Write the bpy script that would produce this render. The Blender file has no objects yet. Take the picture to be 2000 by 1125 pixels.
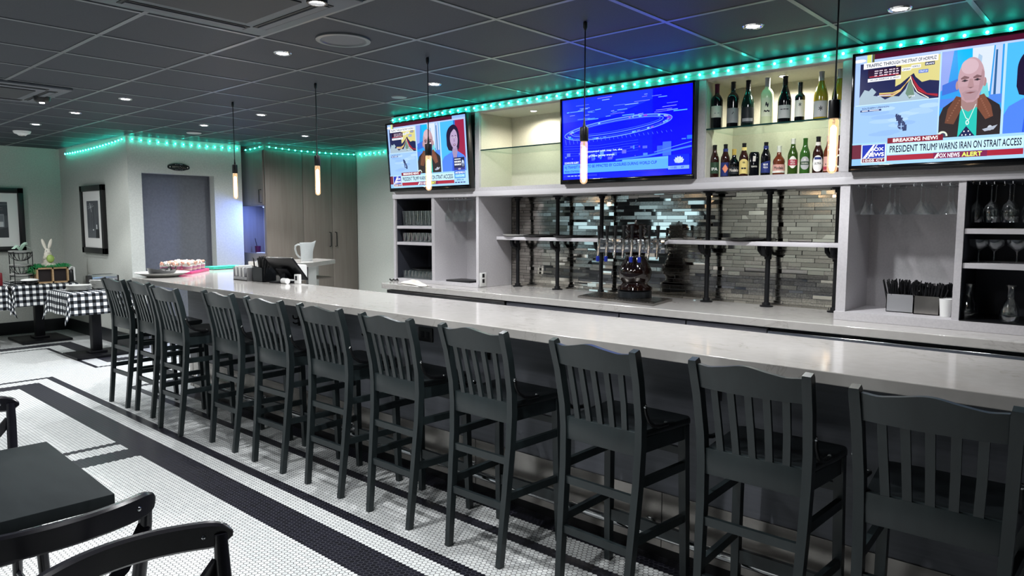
import bpy, bmesh, math, random
from mathutils import Vector, Matrix
random.seed(7)
PI = math.pi
sc = bpy.context.scene
C = sc.collection

# ---------------------------------------------------------------- camera
F_PX = 1394.0
cam_d = bpy.data.cameras.new('camera'); cam = bpy.data.objects.new('camera', cam_d); C.objects.link(cam)
cam_d.sensor_fit = 'HORIZONTAL'; cam_d.sensor_width = 36.0; cam_d.lens = F_PX * 36.0 / 2000.0
cam_d.clip_start = 0.05; cam_d.clip_end = 100
RX = (0.74425767, 0.06248947, -0.66496285)      # world axes seen in the camera's frame
RY = (0.66789145, -0.06778936, 0.74116504)
RZ = (0.0012376, -0.99574076, -0.09218894)
cx = Vector((RX[0], RY[0], RZ[0])); cy = -Vector((RX[1], RY[1], RZ[1])); cz = -Vector((RX[2], RY[2], RZ[2]))
mw = Matrix.Identity(4)
for i in range(3):
    mw[i][0] = cx[i]; mw[i][1] = cy[i]; mw[i][2] = cz[i]
mw[2][3] = 1.55
cam.matrix_world = mw
sc.camera = cam

# ---------------------------------------------------------------- world, exposure
w = bpy.data.worlds.new('world'); sc.world = w; w.use_nodes = True
w.node_tree.nodes['Background'].inputs[0].default_value = (0.62, 0.82, 1.0, 1)
w.node_tree.nodes['Background'].inputs[1].default_value = 1.6
vs = sc.view_settings
vs.view_transform = 'Standard'; vs.look = 'None'; vs.exposure = 0.22; vs.gamma = 1.0; vs.use_curve_mapping = False
cyc = sc.cycles
cyc.use_denoising = True
cyc.use_light_tree = True
cyc.max_bounces = 9; cyc.diffuse_bounces = 4; cyc.glossy_bounces = 5; cyc.transmission_bounces = 8
cyc.transparent_max_bounces = 32
cyc.sample_clamp_indirect = 4.0; cyc.sample_clamp_direct = 0.0
cyc.caustics_reflective = False; cyc.caustics_refractive = False

CEIL = 2.565
def spot(name, x, y, z, watts, ang=2.85, blend=0.55, col=(0.985, 0.99, 1.0), r=0.035):
    l = bpy.data.lights.new(name, 'SPOT'); l.energy = watts; l.spot_size = ang; l.spot_blend = blend
    l.color = col; l.shadow_soft_size = r
    o = bpy.data.objects.new(name, l); o.location = (x, y, z); C.objects.link(o); return o
W_DOWN = 74.0

# ---------------------------------------------------------------- materials
def lin(c):
    return c / 12.92 if c <= 0.04045 else ((c + 0.055) / 1.055) ** 2.4
def rgb(h):
    if isinstance(h, str):
        return tuple(lin(int(h[i:i + 2], 16) / 255.0) for i in (0, 2, 4))
    return tuple(h)
def mat(name, col, rough=0.5, metal=0.0, spec=0.5, emit=None, es=0.0, coat=0.0, trans=0.0):
    m = bpy.data.materials.new(name); m.use_nodes = True
    b = m.node_tree.nodes['Principled BSDF']
    b.inputs['Base Color'].default_value = (*rgb(col), 1)
    b.inputs['Roughness'].default_value = rough; b.inputs['Metallic'].default_value = metal
    b.inputs['Specular IOR Level'].default_value = spec
    b.inputs['Coat Weight'].default_value = coat
    b.inputs['Transmission Weight'].default_value = trans
    if emit is not None:
        b.inputs['Emission Color'].default_value = (*rgb(emit), 1); b.inputs['Emission Strength'].default_value = es
    return m
class NT:
    def __init__(s, m): s.t = m.node_tree; s.b = s.t.nodes.get('Principled BSDF')
    def new(s, kind, **kw):
        n = s.t.nodes.new(kind)
        for k, v in kw.items(): setattr(n, k, v)
        return n
    def put(s, inp, v):
        if isinstance(v, (int, float)): inp.default_value = v
        elif isinstance(v, (tuple, list)): inp.default_value = v
        else: s.t.links.new(v, inp)
    def m(s, op, a, b=None, c=None):
        n = s.new('ShaderNodeMath', operation=op)
        s.put(n.inputs[0], a)
        if b is not None: s.put(n.inputs[1], b)
        if c is not None: s.put(n.inputs[2], c)
        return n.outputs[0]
    def mix(s, f, a, b):
        n = s.new('ShaderNodeMix', data_type='RGBA')
        s.put(n.inputs[0], f); s.put(n.inputs[6], a); s.put(n.inputs[7], b); return n.outputs[2]
    def noise(s, vec, scale, detail=3.0, rough=0.5, dist=0.0):
        n = s.new('ShaderNodeTexNoise')
        s.put(n.inputs['Vector'], vec); n.inputs['Scale'].default_value = scale
        n.inputs['Detail'].default_value = detail; n.inputs['Roughness'].default_value = rough
        n.inputs['Distortion'].default_value = dist; return n.outputs['Fac']
    def ramp(s, f, stops):
        n = s.new('ShaderNodeValToRGB'); s.put(n.inputs[0], f)
        e = n.color_ramp.elements
        while len(e) < len(stops): e.new(0.5)
        for i, (p, c) in enumerate(stops):
            e[i].position = p; e[i].color = (*rgb(c), 1)
        return n.outputs[0]
    def pos(s): return s.new('ShaderNodeNewGeometry').outputs['Position']
    def obj(s): return s.new('ShaderNodeTexCoord').outputs['Object']
    def uv(s): return s.new('ShaderNodeTexCoord').outputs['UV']
    def scale(s, vec, sc3):
        n = s.new('ShaderNodeVectorMath', operation='MULTIPLY'); s.put(n.inputs[0], vec); n.inputs[1].default_value = sc3
        return n.outputs[0]
    def sep(s, vec):
        n = s.new('ShaderNodeSeparateXYZ'); s.put(n.inputs[0], vec); return n.outputs
    def comb(s, x, y, z):
        n = s.new('ShaderNodeCombineXYZ'); s.put(n.inputs[0], x); s.put(n.inputs[1], y); s.put(n.inputs[2], z); return n.outputs[0]
    def link(s, out, name): s.t.links.new(out, s.b.inputs[name])
    def bump(s, h, strength=0.2, dist=0.002):
        n = s.new('ShaderNodeBump'); n.inputs['Strength'].default_value = strength; n.inputs['Distance'].default_value = dist
        s.put(n.inputs['Height'], h); s.link(n.outputs[0], 'Normal')

def wood(name, c1, c2, sx, rough=0.5, spec=0.4, bump=0.0):
    m = mat(name, c1, rough, spec=spec); n = NT(m)
    v = n.scale(n.pos(), sx)
    f = n.noise(v, 1.0, 5.0, 0.6, 0.3)
    n.link(n.ramp(f, [(0.3, c1), (0.7, c2)]), 'Base Color')
    if bump: n.bump(f, bump)
    return m
def speckle(name, c1, c2, scale, rough, spec=0.5):
    m = mat(name, c1, rough, spec=spec); n = NT(m)
    n.link(n.ramp(n.noise(n.pos(), scale, 4.0), [(0.35, c1), (0.65, c2)]), 'Base Color')
    return m
def glass(name, tint='eef4f2', refl=0.06, edge=0.55):
    m = bpy.data.materials.new(name); m.use_nodes = True
    t = m.node_tree; t.nodes.clear(); n = NT(m)
    out = t.nodes.new('ShaderNodeOutputMaterial'); tr = t.nodes.new('ShaderNodeBsdfTransparent'); gl = t.nodes.new('ShaderNodeBsdfGlossy')
    tr.inputs[0].default_value = (*rgb(tint), 1); gl.inputs['Roughness'].default_value = 0.03
    gl.inputs[0].default_value = (0.95, 0.97, 1, 1)
    lw = t.nodes.new('ShaderNodeLayerWeight'); lw.inputs[0].default_value = 0.5
    f = n.m('POWER', lw.outputs['Facing'], 3.0); f = n.m('MULTIPLY_ADD', f, edge, refl)
    mx = t.nodes.new('ShaderNodeMixShader'); t.links.new(f, mx.inputs[0]); t.links.new(tr.outputs[0], mx.inputs[1]); t.links.new(gl.outputs[0], mx.inputs[2])
    t.links.new(mx.outputs[0], out.inputs[0])
    return m
def emis(name, col, s):
    m = bpy.data.materials.new(name); m.use_nodes = True
    t = m.node_tree; t.nodes.clear()
    out = t.nodes.new('ShaderNodeOutputMaterial'); e = t.nodes.new('ShaderNodeEmission')
    e.inputs[0].default_value = (*rgb(col), 1); e.inputs[1].default_value = s
    t.links.new(e.outputs[0], out.inputs[0]); return m

M = {}
M['wall'] = speckle('wall_paint', 'c3c6bf', 'b9bcb6', 60.0, 0.75, 0.2)
M['wall_dim'] = speckle('door_paint', '64676e', '5d6067', 40.0, 0.6, 0.3)
M['wall_dark'] = speckle('dark_wall_paint', '3a3c40', '33353a', 60.0, 0.6, 0.3)
M['base'] = mat('baseboard_black', '15181c', 0.4)
M['lam'] = speckle('grey_laminate', 'bdbbbe', 'b5b3b7', 90.0, 0.5, 0.35)
M['lam_edge'] = mat('grey_laminate_edge', 'c6c4c8', 0.5, spec=0.35)
M['lam_in'] = speckle('cream_laminate', 'c9c6b8', 'c2bfb1', 120.0, 0.5, 0.3)
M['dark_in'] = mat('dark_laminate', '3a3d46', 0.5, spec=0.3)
M['drawer'] = mat('grey_drawer_laminate', '74747e', 0.45)
M['cab'] = wood('greige_woodgrain', '6a625b', '766f68', (26, 26, 1.2), 0.5)
M['bar_wood'] = wood('charcoal_woodgrain', '63666e', '70737b', (1.5, 1.5, 45), 0.45)
M['stool'] = wood('black_stained_wood', '1e2628', '262f31', (14, 14, 3), 0.36, 0.45)
M['stool_seat'] = wood('black_stained_seat', '15191b', '1b2022', (4, 20, 4), 0.28, 0.5)
M['chair'] = wood('black_lacquered_wood', '17171d', '1e1e26', (6, 6, 20), 0.25, 0.55)
M['table'] = wood('charcoal_tabletop', '1d2224', '262b2d', (3, 14, 3), 0.55, 0.10)
M['black'] = mat('black_plastic', '0b0c0f', 0.35)
M['blackm'] = mat('black_metal', '121318', 0.45, 0.6)
M['pipe'] = mat('black_iron_pipe', '14161a', 0.5, 0.5)
M['chrome'] = mat('chrome', 'd5d8da', 0.12, 1.0)
M['steel'] = speckle('brushed_steel', 'a9a5a0', '938f8b', 8.0, 0.27)
M['steel'].node_tree.nodes['Principled BSDF'].inputs['Metallic'].default_value = 1.0
M['fridge'] = mat('dark_steel', '3c4044', 0.3, 0.9)
M['white'] = mat('white_plastic', 'dedfdd', 0.4)
M['ceram'] = mat('white_ceramic', 'e6e7e4', 0.2)
M['grid'] = mat('ceiling_grid_metal', '6f7376', 0.35, 0.3)
M['ac'] = mat('dark_painted_panel', '565a60', 0.55)
M['acd'] = mat('dark_grille', '23262b', 0.6)
M['acs'] = mat('louver_slot', '0c0d10', 0.6)
M['glass'] = glass('clear_glass')
M['glass_d'] = glass('clear_glass_bright', 'f4f7f6', 0.12, 0.75)
M['shelf_glass'] = glass('shelf_glass', 'e8f1ec', 0.08, 0.4)
M['shelf_edge'] = mat('green_glass_edge', '12302e', 0.15)
M['lamp'] = emis('downlight_lens', 'ffffff', 30.0)
M['lamp_dim'] = emis('downlight_dim', 'ffffff', 5.0)
M['bulb'] = emis('filament_glow', 'fff0dc', 16.0)
M['led'] = emis('led_teal', (0.02, 0.95, 0.72), 56.0)
M['tape'] = mat('led_tape', '5fae9a', 0.3, emit=(0.02, 0.8, 0.5), es=0.25)
M['led_blue'] = emis('led_blue', (0.3, 0.42, 1.0), 14.0)

# quartz counter
def quartz():
    m = mat('white_quartz', 'dcdad6', 0.1, spec=0.5); n = NT(m); p = n.pos()
    v = n.scale(p, (1.2, 3.0, 2.0))
    a = n.noise(v, 2.2, 6.0, 0.6, 1.2)
    d = n.m('ABSOLUTE', n.m('SUBTRACT', a, 0.5))
    vein = n.m('SUBTRACT', 1.0, n.m('SMOOTH_MIN', n.m('MULTIPLY', d, 60.0), 1.0, 0.1))
    brk = n.noise(p, 1.7, 2.0)
    vein = n.m('MULTIPLY', vein, n.m('GREATER_THAN', brk, 0.5))
    base = n.ramp(n.noise(p, 26.0, 4.0), [(0.3, 'b3b0ac'), (0.7, 'b9b6b2')])
    n.link(n.mix(n.m('MULTIPLY', vein, 0.45), base, (*rgb('8d8880'), 1)), 'Base Color')
    return m
M['quartz'] = quartz()
def bulb_glass():
    m = glass('amber_bulb_glass', 'ffe6c4', 0.05, 0.5); t = m.node_tree; n = NT(m)
    out = [x for x in t.nodes if x.type == 'OUTPUT_MATERIAL'][0]; src = out.inputs[0].links[0].from_socket
    e = t.nodes.new('ShaderNodeEmission'); e.inputs[0].default_value = (1.0, .68, .42, 1); e.inputs[1].default_value = .38
    a = t.nodes.new('ShaderNodeAddShader'); t.links.new(src, a.inputs[0]); t.links.new(e.outputs[0], a.inputs[1]); t.links.new(a.outputs[0], out.inputs[0]); return m
M['bulb_glass'] = bulb_glass()

# hexagon mosaic floor with black bands
BANDS = [(-8.13, 4, 2.11, 2.165), (-8.13, -8.075, -6, 2.165), (-7.92, 4, 1.79, 1.98), (-7.92, -7.745, -6, 1.98),
         (-5.35, -5.295, -6, 1.79), (-5.14, -4.93, -6, 1.79), (-7.03, 4, 2.49, 2.555), (-7.10, -7.035, 2.49, 5),
         (-10.0, -8.29, 2.61, 2.66), (-10.03, -9.975, -6, 2.66), (-8.34, -8.285, 2.61, 5), (-10.36, -8.52, 2.80, 2.97),
         (-10.36, -10.15, -6, 2.97), (-8.71, -8.52, 2.8, 5), (-6.5, 4, 2.71, 3.0)]
def hexfloor():
    m = mat('hexagon_mosaic', 'ffffff', 0.3, spec=0.45); n = NT(m)
    s = 0.0254
    x, y, _ = n.sep(n.pos())
    px = n.m('DIVIDE', x, s); py = n.m('DIVIDE', y, s)
    S3 = math.sqrt(3)
    ax = n.m('SUBTRACT', n.m('FLOORED_MODULO', px, 1.0), 0.5); ay = n.m('SUBTRACT', n.m('FLOORED_MODULO', py, S3), S3 / 2)
    bx = n.m('SUBTRACT', n.m('FLOORED_MODULO', n.m('SUBTRACT', px, 0.5), 1.0), 0.5)
    by = n.m('SUBTRACT', n.m('FLOORED_MODULO', n.m('SUBTRACT', py, S3 / 2), S3), S3 / 2)
    la = n.m('ADD', n.m('MULTIPLY', ax, ax), n.m('MULTIPLY', ay, ay)); lb = n.m('ADD', n.m('MULTIPLY', bx, bx), n.m('MULTIPLY', by, by))
    t = n.m('LESS_THAN', la, lb)
    gx = n.m('ADD', bx, n.m('MULTIPLY', t, n.m('SUBTRACT', ax, bx))); gy = n.m('ADD', by, n.m('MULTIPLY', t, n.m('SUBTRACT', ay, by)))
    cxs = n.m('MULTIPLY', n.m('SUBTRACT', px, gx), s); cys = n.m('MULTIPLY', n.m('SUBTRACT', py, gy), s)
    hx = n.m('ABSOLUTE', gx); hy = n.m('ABSOLUTE', gy)
    hd = n.m('MAXIMUM', hx, n.m('ADD', n.m('MULTIPLY', hx, 0.5), n.m('MULTIPLY', hy, S3 / 2)))
    tile = n.m('LESS_THAN', hd, 0.446)
    tot = None
    for x0, x1, y0, y1 in BANDS:
        k = n.m('MULTIPLY', n.m('MULTIPLY', n.m('GREATER_THAN', cxs, x0), n.m('LESS_THAN', cxs, x1)), n.m('MULTIPLY', n.m('GREATER_THAN', cys, y0), n.m('LESS_THAN', cys, y1)))
        tot = k if tot is None else n.m('MAXIMUM', tot, k)
    wn = n.new('ShaderNodeTexWhiteNoise', noise_dimensions='2D'); n.put(wn.inputs['Vector'], n.comb(cxs, cys, 0.0))
    wht = n.mix(wn.outputs['Value'], (*rgb('d9dddd'), 1), (*rgb('e8ebea'), 1))
    blk = n.mix(wn.outputs['Value'], (*rgb('16161c'), 1), (*rgb('20202a'), 1))
    col = n.mix(tot, wht, blk)
    grout = n.mix(tot, (*rgb('14171b'), 1), (*rgb('35363f'), 1))
    n.link(n.mix(tile, grout, col), 'Base Color')
    n.link(n.m('MULTIPLY_ADD', tile, -0.45, 0.75), 'Roughness')
    return m
M['floor'] = hexfloor()

# antique mirror brick mosaic
def mirror():
    m = mat('antique_mirror_brick', 'b9b6ae', 0.1, 1.0); n = NT(m)
    p = n.pos(); x, y, z = n.sep(p)
    P = 0.080
    row3 = n.m('FLOOR', n.m('DIVIDE', z, P)); lz = n.m('FLOORED_MODULO', z, P)
    g1 = n.m('GREATER_THAN', lz, 0.030); g2 = n.m('GREATER_THAN', lz, 0.050)
    row = n.m('ADD', n.m('MULTIPLY', row3, 3.0), n.m('ADD', g1, g2))
    wr = n.new('ShaderNodeTexWhiteNoise', noise_dimensions='1D'); n.put(wr.inputs['W'], row)
    u = n.m('ADD', n.m('DIVIDE', x, 0.135), n.m('MULTIPLY', wr.outputs['Value'], 11.0))
    u = n.m('ADD', u, n.m('MULTIPLY', n.m('SINE', n.m('ADD', n.m('MULTIPLY', u, 2.3), row)), 0.26))
    tid = n.m('FLOOR', u); fu = n.m('SUBTRACT', u, tid)
    du = n.m('MULTIPLY', n.m('MINIMUM', fu, n.m('SUBTRACT', 1.0, fu)), 0.135)
    dz = n.m('MINIMUM', n.m('MINIMUM', lz, n.m('SUBTRACT', P, lz)), n.m('MINIMUM', n.m('ABSOLUTE', n.m('SUBTRACT', lz, 0.030)), n.m('ABSOLUTE', n.m('SUBTRACT', lz, 0.050))))
    face = n.m('GREATER_THAN', n.m('MINIMUM', du, dz), 0.0012)
    wt = n.new('ShaderNodeTexWhiteNoise', noise_dimensions='2D'); n.put(wt.inputs['Vector'], n.comb(tid, row, 0.0))
    tilt = n.new('ShaderNodeVectorMath', operation='SUBTRACT'); n.put(tilt.inputs[0], wt.outputs['Color']); tilt.inputs[1].default_value = (0.5, 0.5, 0.5)
    sc_ = n.scale(tilt.outputs[0], (0.045, 0.0, 0.05))
    add = n.new('ShaderNodeVectorMath', operation='ADD'); n.put(add.inputs[0], n.new('ShaderNodeNewGeometry').outputs['Normal']); n.put(add.inputs[1], sc_)
    nm = n.new('ShaderNodeVectorMath', operation='NORMALIZE'); n.put(nm.inputs[0], add.outputs[0]); n.link(nm.outputs[0], 'Normal')
    mot = n.noise(p, 95.0, 3.0, 0.6)
    big = n.noise(p, 1.6, 2.0); mid_reflect = n.m('SUBTRACT', 1.0, n.m('SMOOTH_MIN', n.m('ABSOLUTE', n.m('DIVIDE', n.m('ADD', x, 3.2), 0.9)), 1.0, 0.2))  # reflection contrast put into the tiles: fewer mottled ones towards the middle
    antique = n.m('GREATER_THAN', n.m('ADD', wt.outputs['Value'], n.m('MULTIPLY', n.m('SUBTRACT', big, 0.5), 1.2)), n.m('MULTIPLY_ADD', mid_reflect, 0.6, 0.16))
    c = n.mix(n.m('MULTIPLY', antique, n.m('SUBTRACT', 1.0, mot)), n.mix(n.sep(wt.outputs['Color'])[1], (*rgb('b3b0a8'), 1), (*rgb('f0ede2'), 1)), (*rgb('969189'), 1))
    n.link(n.mix(face, (*rgb('181a1c'), 1), c), 'Base Color')
    r = n.m('MULTIPLY_ADD', n.m('MULTIPLY', antique, mot), 0.24, 0.03)
    n.link(n.m('MULTIPLY_ADD', face, n.m('SUBTRACT', r, 0.8), 0.8), 'Roughness')
    n.link(face, 'Metallic')
    return m
M['mirror'] = mirror()

# ceiling tile
def ctile():
    m = mat('charcoal_ceiling_tile', '3a3d42', 0.6, spec=0.25); n = NT(m)
    n.link(n.ramp(n.noise(n.pos(), 140.0, 3.0), [(0.3, '2e3239'), (0.7, '373b43')]), 'Base Color'); return m
M['ctile'] = ctile()

def gingham(name='gingham_cloth'):
    m = mat(name, 'ffffff', 0.8, spec=0.1); n = NT(m)
    u, v, _ = n.sep(n.uv())
    P = 0.074
    a = n.m('LESS_THAN', n.m('FLOORED_MODULO', u, P), P / 2); b = n.m('LESS_THAN', n.m('FLOORED_MODULO', v, P), P / 2)
    s = n.m('MULTIPLY', n.m('ADD', a, b), 0.5)
    n.link(n.ramp(s, [(0.0, 'e3e5e4'), (0.5, '50545a'), (1.0, '0e1013')]), 'Base Color')
    return m
M['gingham'] = gingham()

# ---------------------------------------------------------------- geometry helpers
def world_off(o):
    v = Vector((0, 0, 0))
    while o is not None:
        v += o.location; o = o.parent
    return v
class MB:
    def __init__(s): s.v = []; s.f = []; s.mi = []; s.uv = {}
    def add(s, vs, fs, mi=0):
        b = len(s.v); s.v += [tuple(v) for v in vs]; s.f += [tuple(i + b for i in f) for f in fs]; s.mi += [mi] * len(fs); return b
    def box(s, x0, y0, z0, x1, y1, z1, mi=0, bev=0.0):
        if bev:
            bm = bmesh.new(); bmesh.ops.create_cube(bm, size=1.0)
            for v in bm.verts:
                v.co = Vector(((x0 + x1) / 2 + v.co.x * (x1 - x0), (y0 + y1) / 2 + v.co.y * (y1 - y0), (z0 + z1) / 2 + v.co.z * (z1 - z0)))
            bmesh.ops.bevel(bm, geom=bm.edges[:], offset=bev, segments=2, affect='EDGES', profile=0.5)
            bm.verts.index_update()
            s.add([v.co[:] for v in bm.verts], [[v.index for v in f.verts] for f in bm.faces], mi); bm.free(); return s
        vs = [(x0, y0, z0), (x1, y0, z0), (x1, y1, z0), (x0, y1, z0), (x0, y0, z1), (x1, y0, z1), (x1, y1, z1), (x0, y1, z1)]
        s.add(vs, [(0, 3, 2, 1), (4, 5, 6, 7), (0, 1, 5, 4), (1, 2, 6, 5), (2, 3, 7, 6), (3, 0, 4, 7)], mi); return s
    def rbox(s, c, size, rz=0, rx=0, ry=0, mi=0, bev=0.0):
        t = MB(); a, b, d = size; t.box(-a / 2, -b / 2, -d / 2, a / 2, b / 2, d / 2, mi, bev)
        R = Matrix.Translation(c) @ Matrix.Rotation(rz, 4, 'Z') @ Matrix.Rotation(ry, 4, 'Y') @ Matrix.Rotation(rx, 4, 'X')
        s.add([(R @ Vector(v))[:] for v in t.v], t.f, mi); return s
    def beam(s, p0, p1, wd, ht, mi=0, up=(0, 0, 1)):
        p0 = Vector(p0); p1 = Vector(p1); d = (p1 - p0).normalized(); u = Vector(up)
        sd = d.cross(u)
        if sd.length < 1e-4: sd = d.cross(Vector((0, 1, 0)))
        sd.normalize(); u = sd.cross(d)
        a = sd * wd / 2; b = u * ht / 2
        vs = [p0 - a - b, p0 + a - b, p0 + a + b, p0 - a + b, p1 - a - b, p1 + a - b, p1 + a + b, p1 - a + b]
        s.add(vs, [(3, 2, 1, 0), (4, 5, 6, 7), (0, 1, 5, 4), (1, 2, 6, 5), (2, 3, 7, 6), (3, 0, 4, 7)], mi); return s
    def sweep(s, path, prof, side=None, mi=0, scales=None, closed=False):
        """prof: list of (a,b): a along side vector, b along up. side: fixed sideways vector or None"""
        P = [Vector(p) for p in path]; n = len(P); k = len(prof); vs = []
        last = None
        for i in range(n):
            d = (P[min(i + 1, n - 1)] - P[max(i - 1, 0)]).normalized()
            if side is not None:
                sd = Vector(side); sd = (sd - d * sd.dot(d)).normalized()
            elif last is None:
                sd = d.cross(Vector((0, 0, 1)))
                if sd.length < 1e-3: sd = Vector((1, 0, 0))
                sd.normalize()
            else:
                sd = (last - d * last.dot(d)).normalized()
            last = sd; up = sd.cross(d); q = scales[i] if scales else 1.0
            for a, b in prof: vs.append(P[i] + sd * a * q + up * b * q)
        fs = []
        for i in range(n - 1):
            for j in range(k):
                j2 = (j + 1) % k; fs.append((i * k + j, i * k + j2, (i + 1) * k + j2, (i + 1) * k + j))
        fs.append(tuple(range(k))); fs.append(tuple(range((n - 1) * k, n * k)))
        s.add(vs, fs, mi); return s
    def tube(s, path, r, seg=8, mi=0, scales=None):
        return s.sweep(path, [(r * math.cos(2 * PI * j / seg), r * math.sin(2 * PI * j / seg)) for j in range(seg)], None, mi, scales)
    def lathe(s, prof, c=(0, 0, 0), seg=20, mi=0, axis='Z'):
        vs = []; fs = []; k = len(prof)
        for r, z in prof:
            for j in range(seg):
                a = 2 * PI * j / seg; x, y = r * math.cos(a), r * math.sin(a)
                if axis == 'Z': vs.append((c[0] + x, c[1] + y, c[2] + z))
                elif axis == 'Y': vs.append((c[0] + x, c[1] + z, c[2] + y))
                else: vs.append((c[0] + z, c[1] + x, c[2] + y))
        for i in range(k - 1):
            for j in range(seg):
                j2 = (j + 1) % seg; fs.append((i * seg + j, i * seg + j2, (i + 1) * seg + j2, (i + 1) * seg + j))
        if prof[0][0] > 1e-6: fs.append(tuple(range(seg)))
        if prof[-1][0] > 1e-6: fs.append(tuple(range((k - 1) * seg, k * seg)))
        s.add(vs, fs, mi); return s
    def shell(s, prof, c=(0, 0, 0), seg=20, mi=0):
        vs = []; fs = []; k = len(prof)
        for r, z in prof:
            for j in range(seg):
                a = 2 * PI * j / seg; vs.append((c[0] + r * math.cos(a), c[1] + r * math.sin(a), c[2] + z))
        for i in range(k - 1):
            for j in range(seg):
                j2 = (j + 1) % seg; fs.append((i * seg + j, i * seg + j2, (i + 1) * seg + j2, (i + 1) * seg + j))
        s.add(vs, fs, mi); return s
    def cyl(s, c, r, h, seg=20, mi=0, axis='Z'):
        return s.lathe([(r, 0), (r, h)], c, seg, mi, axis)
    def prism(s, poly, z0, z1, plane='XY', mi=0):
        n = len(poly)
        def p(a, b, c):
            return (a, b, c) if plane == 'XY' else ((a, c, b) if plane == 'XZ' else (c, a, b))
        vs = [p(a, b, z0) for a, b in poly] + [p(a, b, z1) for a, b in poly]
        s.add(vs, [tuple(range(n)), tuple(range(n, 2 * n))] + [(i, (i + 1) % n, n + (i + 1) % n, n + i) for i in range(n)], mi); return s
    def ellipsoid(s, c, r, seg=16, rings=10, mi=0, rot=None):
        vs = []; fs = []
        for i in range(rings + 1):
            t = PI * i / rings
            for j in range(seg):
                a = 2 * PI * j / seg; v = Vector((r[0] * math.sin(t) * math.cos(a), r[1] * math.sin(t) * math.sin(a), r[2] * math.cos(t)))
                if rot: v = rot @ v
                vs.append((c[0] + v.x, c[1] + v.y, c[2] + v.z))
        for i in range(rings):
            for j in range(seg):
                j2 = (j + 1) % seg; fs.append((i * seg + j, i * seg + j2, (i + 1) * seg + j2, (i + 1) * seg + j))
        s.add(vs, fs, mi); return s
    def build(s, name, mats, parent=None, smooth=True, ang=38, fix=True):
        me = bpy.data.meshes.new(name); off = world_off(parent)
        me.from_pydata([(v[0] - off.x, v[1] - off.y, v[2] - off.z) for v in s.v], [], s.f)
        if not isinstance(mats, (list, tuple)): mats = [mats]
        for m in mats: me.materials.append(m)
        me.polygons.foreach_set('material_index', s.mi)
        if s.uv:
            ul = me.uv_layers.new(name='uv')
            for lp in me.loops: ul.data[lp.index].uv = s.uv.get(lp.vertex_index, (0, 0))
        if fix:
            bm = bmesh.new(); bm.from_mesh(me); bmesh.ops.remove_doubles(bm, verts=bm.verts, dist=1e-6)
            bmesh.ops.recalc_face_normals(bm, faces=bm.faces); bm.to_mesh(me); bm.free()
        if smooth:
            me.polygons.foreach_set('use_smooth', [True] * len(me.polygons)); me.set_sharp_from_angle(angle=math.radians(ang))
        o = bpy.data.objects.new(name, me); C.objects.link(o)
        if parent is not None: o.parent = parent
        return o
def tag(o, label, cat, group=None, kind=None):
    o['label'] = label; o['category'] = cat
    if group: o['group'] = group
    if kind: o['kind'] = kind
    return o
def thing(name, label, cat, loc=(0, 0, 0), rz=0.0, group=None):
    o = bpy.data.objects.new(name, None); C.objects.link(o); o.empty_display_size = 0.05
    o.location = loc; o.rotation_euler = (0, 0, rz); return tag(o, label, cat, group)
def struct(o):
    o['kind'] = 'structure'; return o
def dup(root, loc, rz=None, label=None, group=None):
    r = root.copy(); C.objects.link(r); r.location = loc
    if rz is not None: r.rotation_euler = (0, 0, rz)
    if label: r['label'] = label
    if group: r['group'] = group
    for ch in list(root.children):
        c = ch.copy(); C.objects.link(c); c.parent = r
        for g in list(ch.children):
            d = g.copy(); C.objects.link(d); d.parent = c
    return r

# ---------------------------------------------------------------- lettering
_tc = {}
def text_geo(s, bold=0.0):
    k = (s, bold)
    if k not in _tc:
        cu = bpy.data.curves.new('t', 'FONT'); cu.body = s; cu.size = 1.0; cu.resolution_u = 3
        o = bpy.data.objects.new('t', cu); C.objects.link(o)
        dg = bpy.context.evaluated_depsgraph_get(); dg.update()
        e = o.evaluated_get(dg); me = e.to_mesh()
        vs = [(v.co.x, v.co.y) for v in me.vertices]; fs = [tuple(p.vertices) for p in me.polygons]
        e.to_mesh_clear(); bpy.data.objects.remove(o); bpy.data.curves.remove(cu)
        if bold:  # heavier strokes: the same outlines again, shifted a little
            n0 = len(vs); base = list(vs); bf = list(fs)
            for k_, (dx, dy) in enumerate(((bold * 1.6, 0), (bold * .8, bold), (bold * .8, -bold))):
                o0 = len(vs); vs += [(a + dx, b + dy) for a, b in base]; fs += [tuple(i + o0 for i in f) for f in bf]
        x0 = min(v[0] for v in vs); x1 = max(v[0] for v in vs); y0 = min(v[1] for v in vs); y1 = max(v[1] for v in vs)
        _tc[k] = ([((a - x0) / (x1 - x0), (b - y0) / (y1 - y0)) for a, b in vs], fs)
    return _tc[k]
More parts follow.
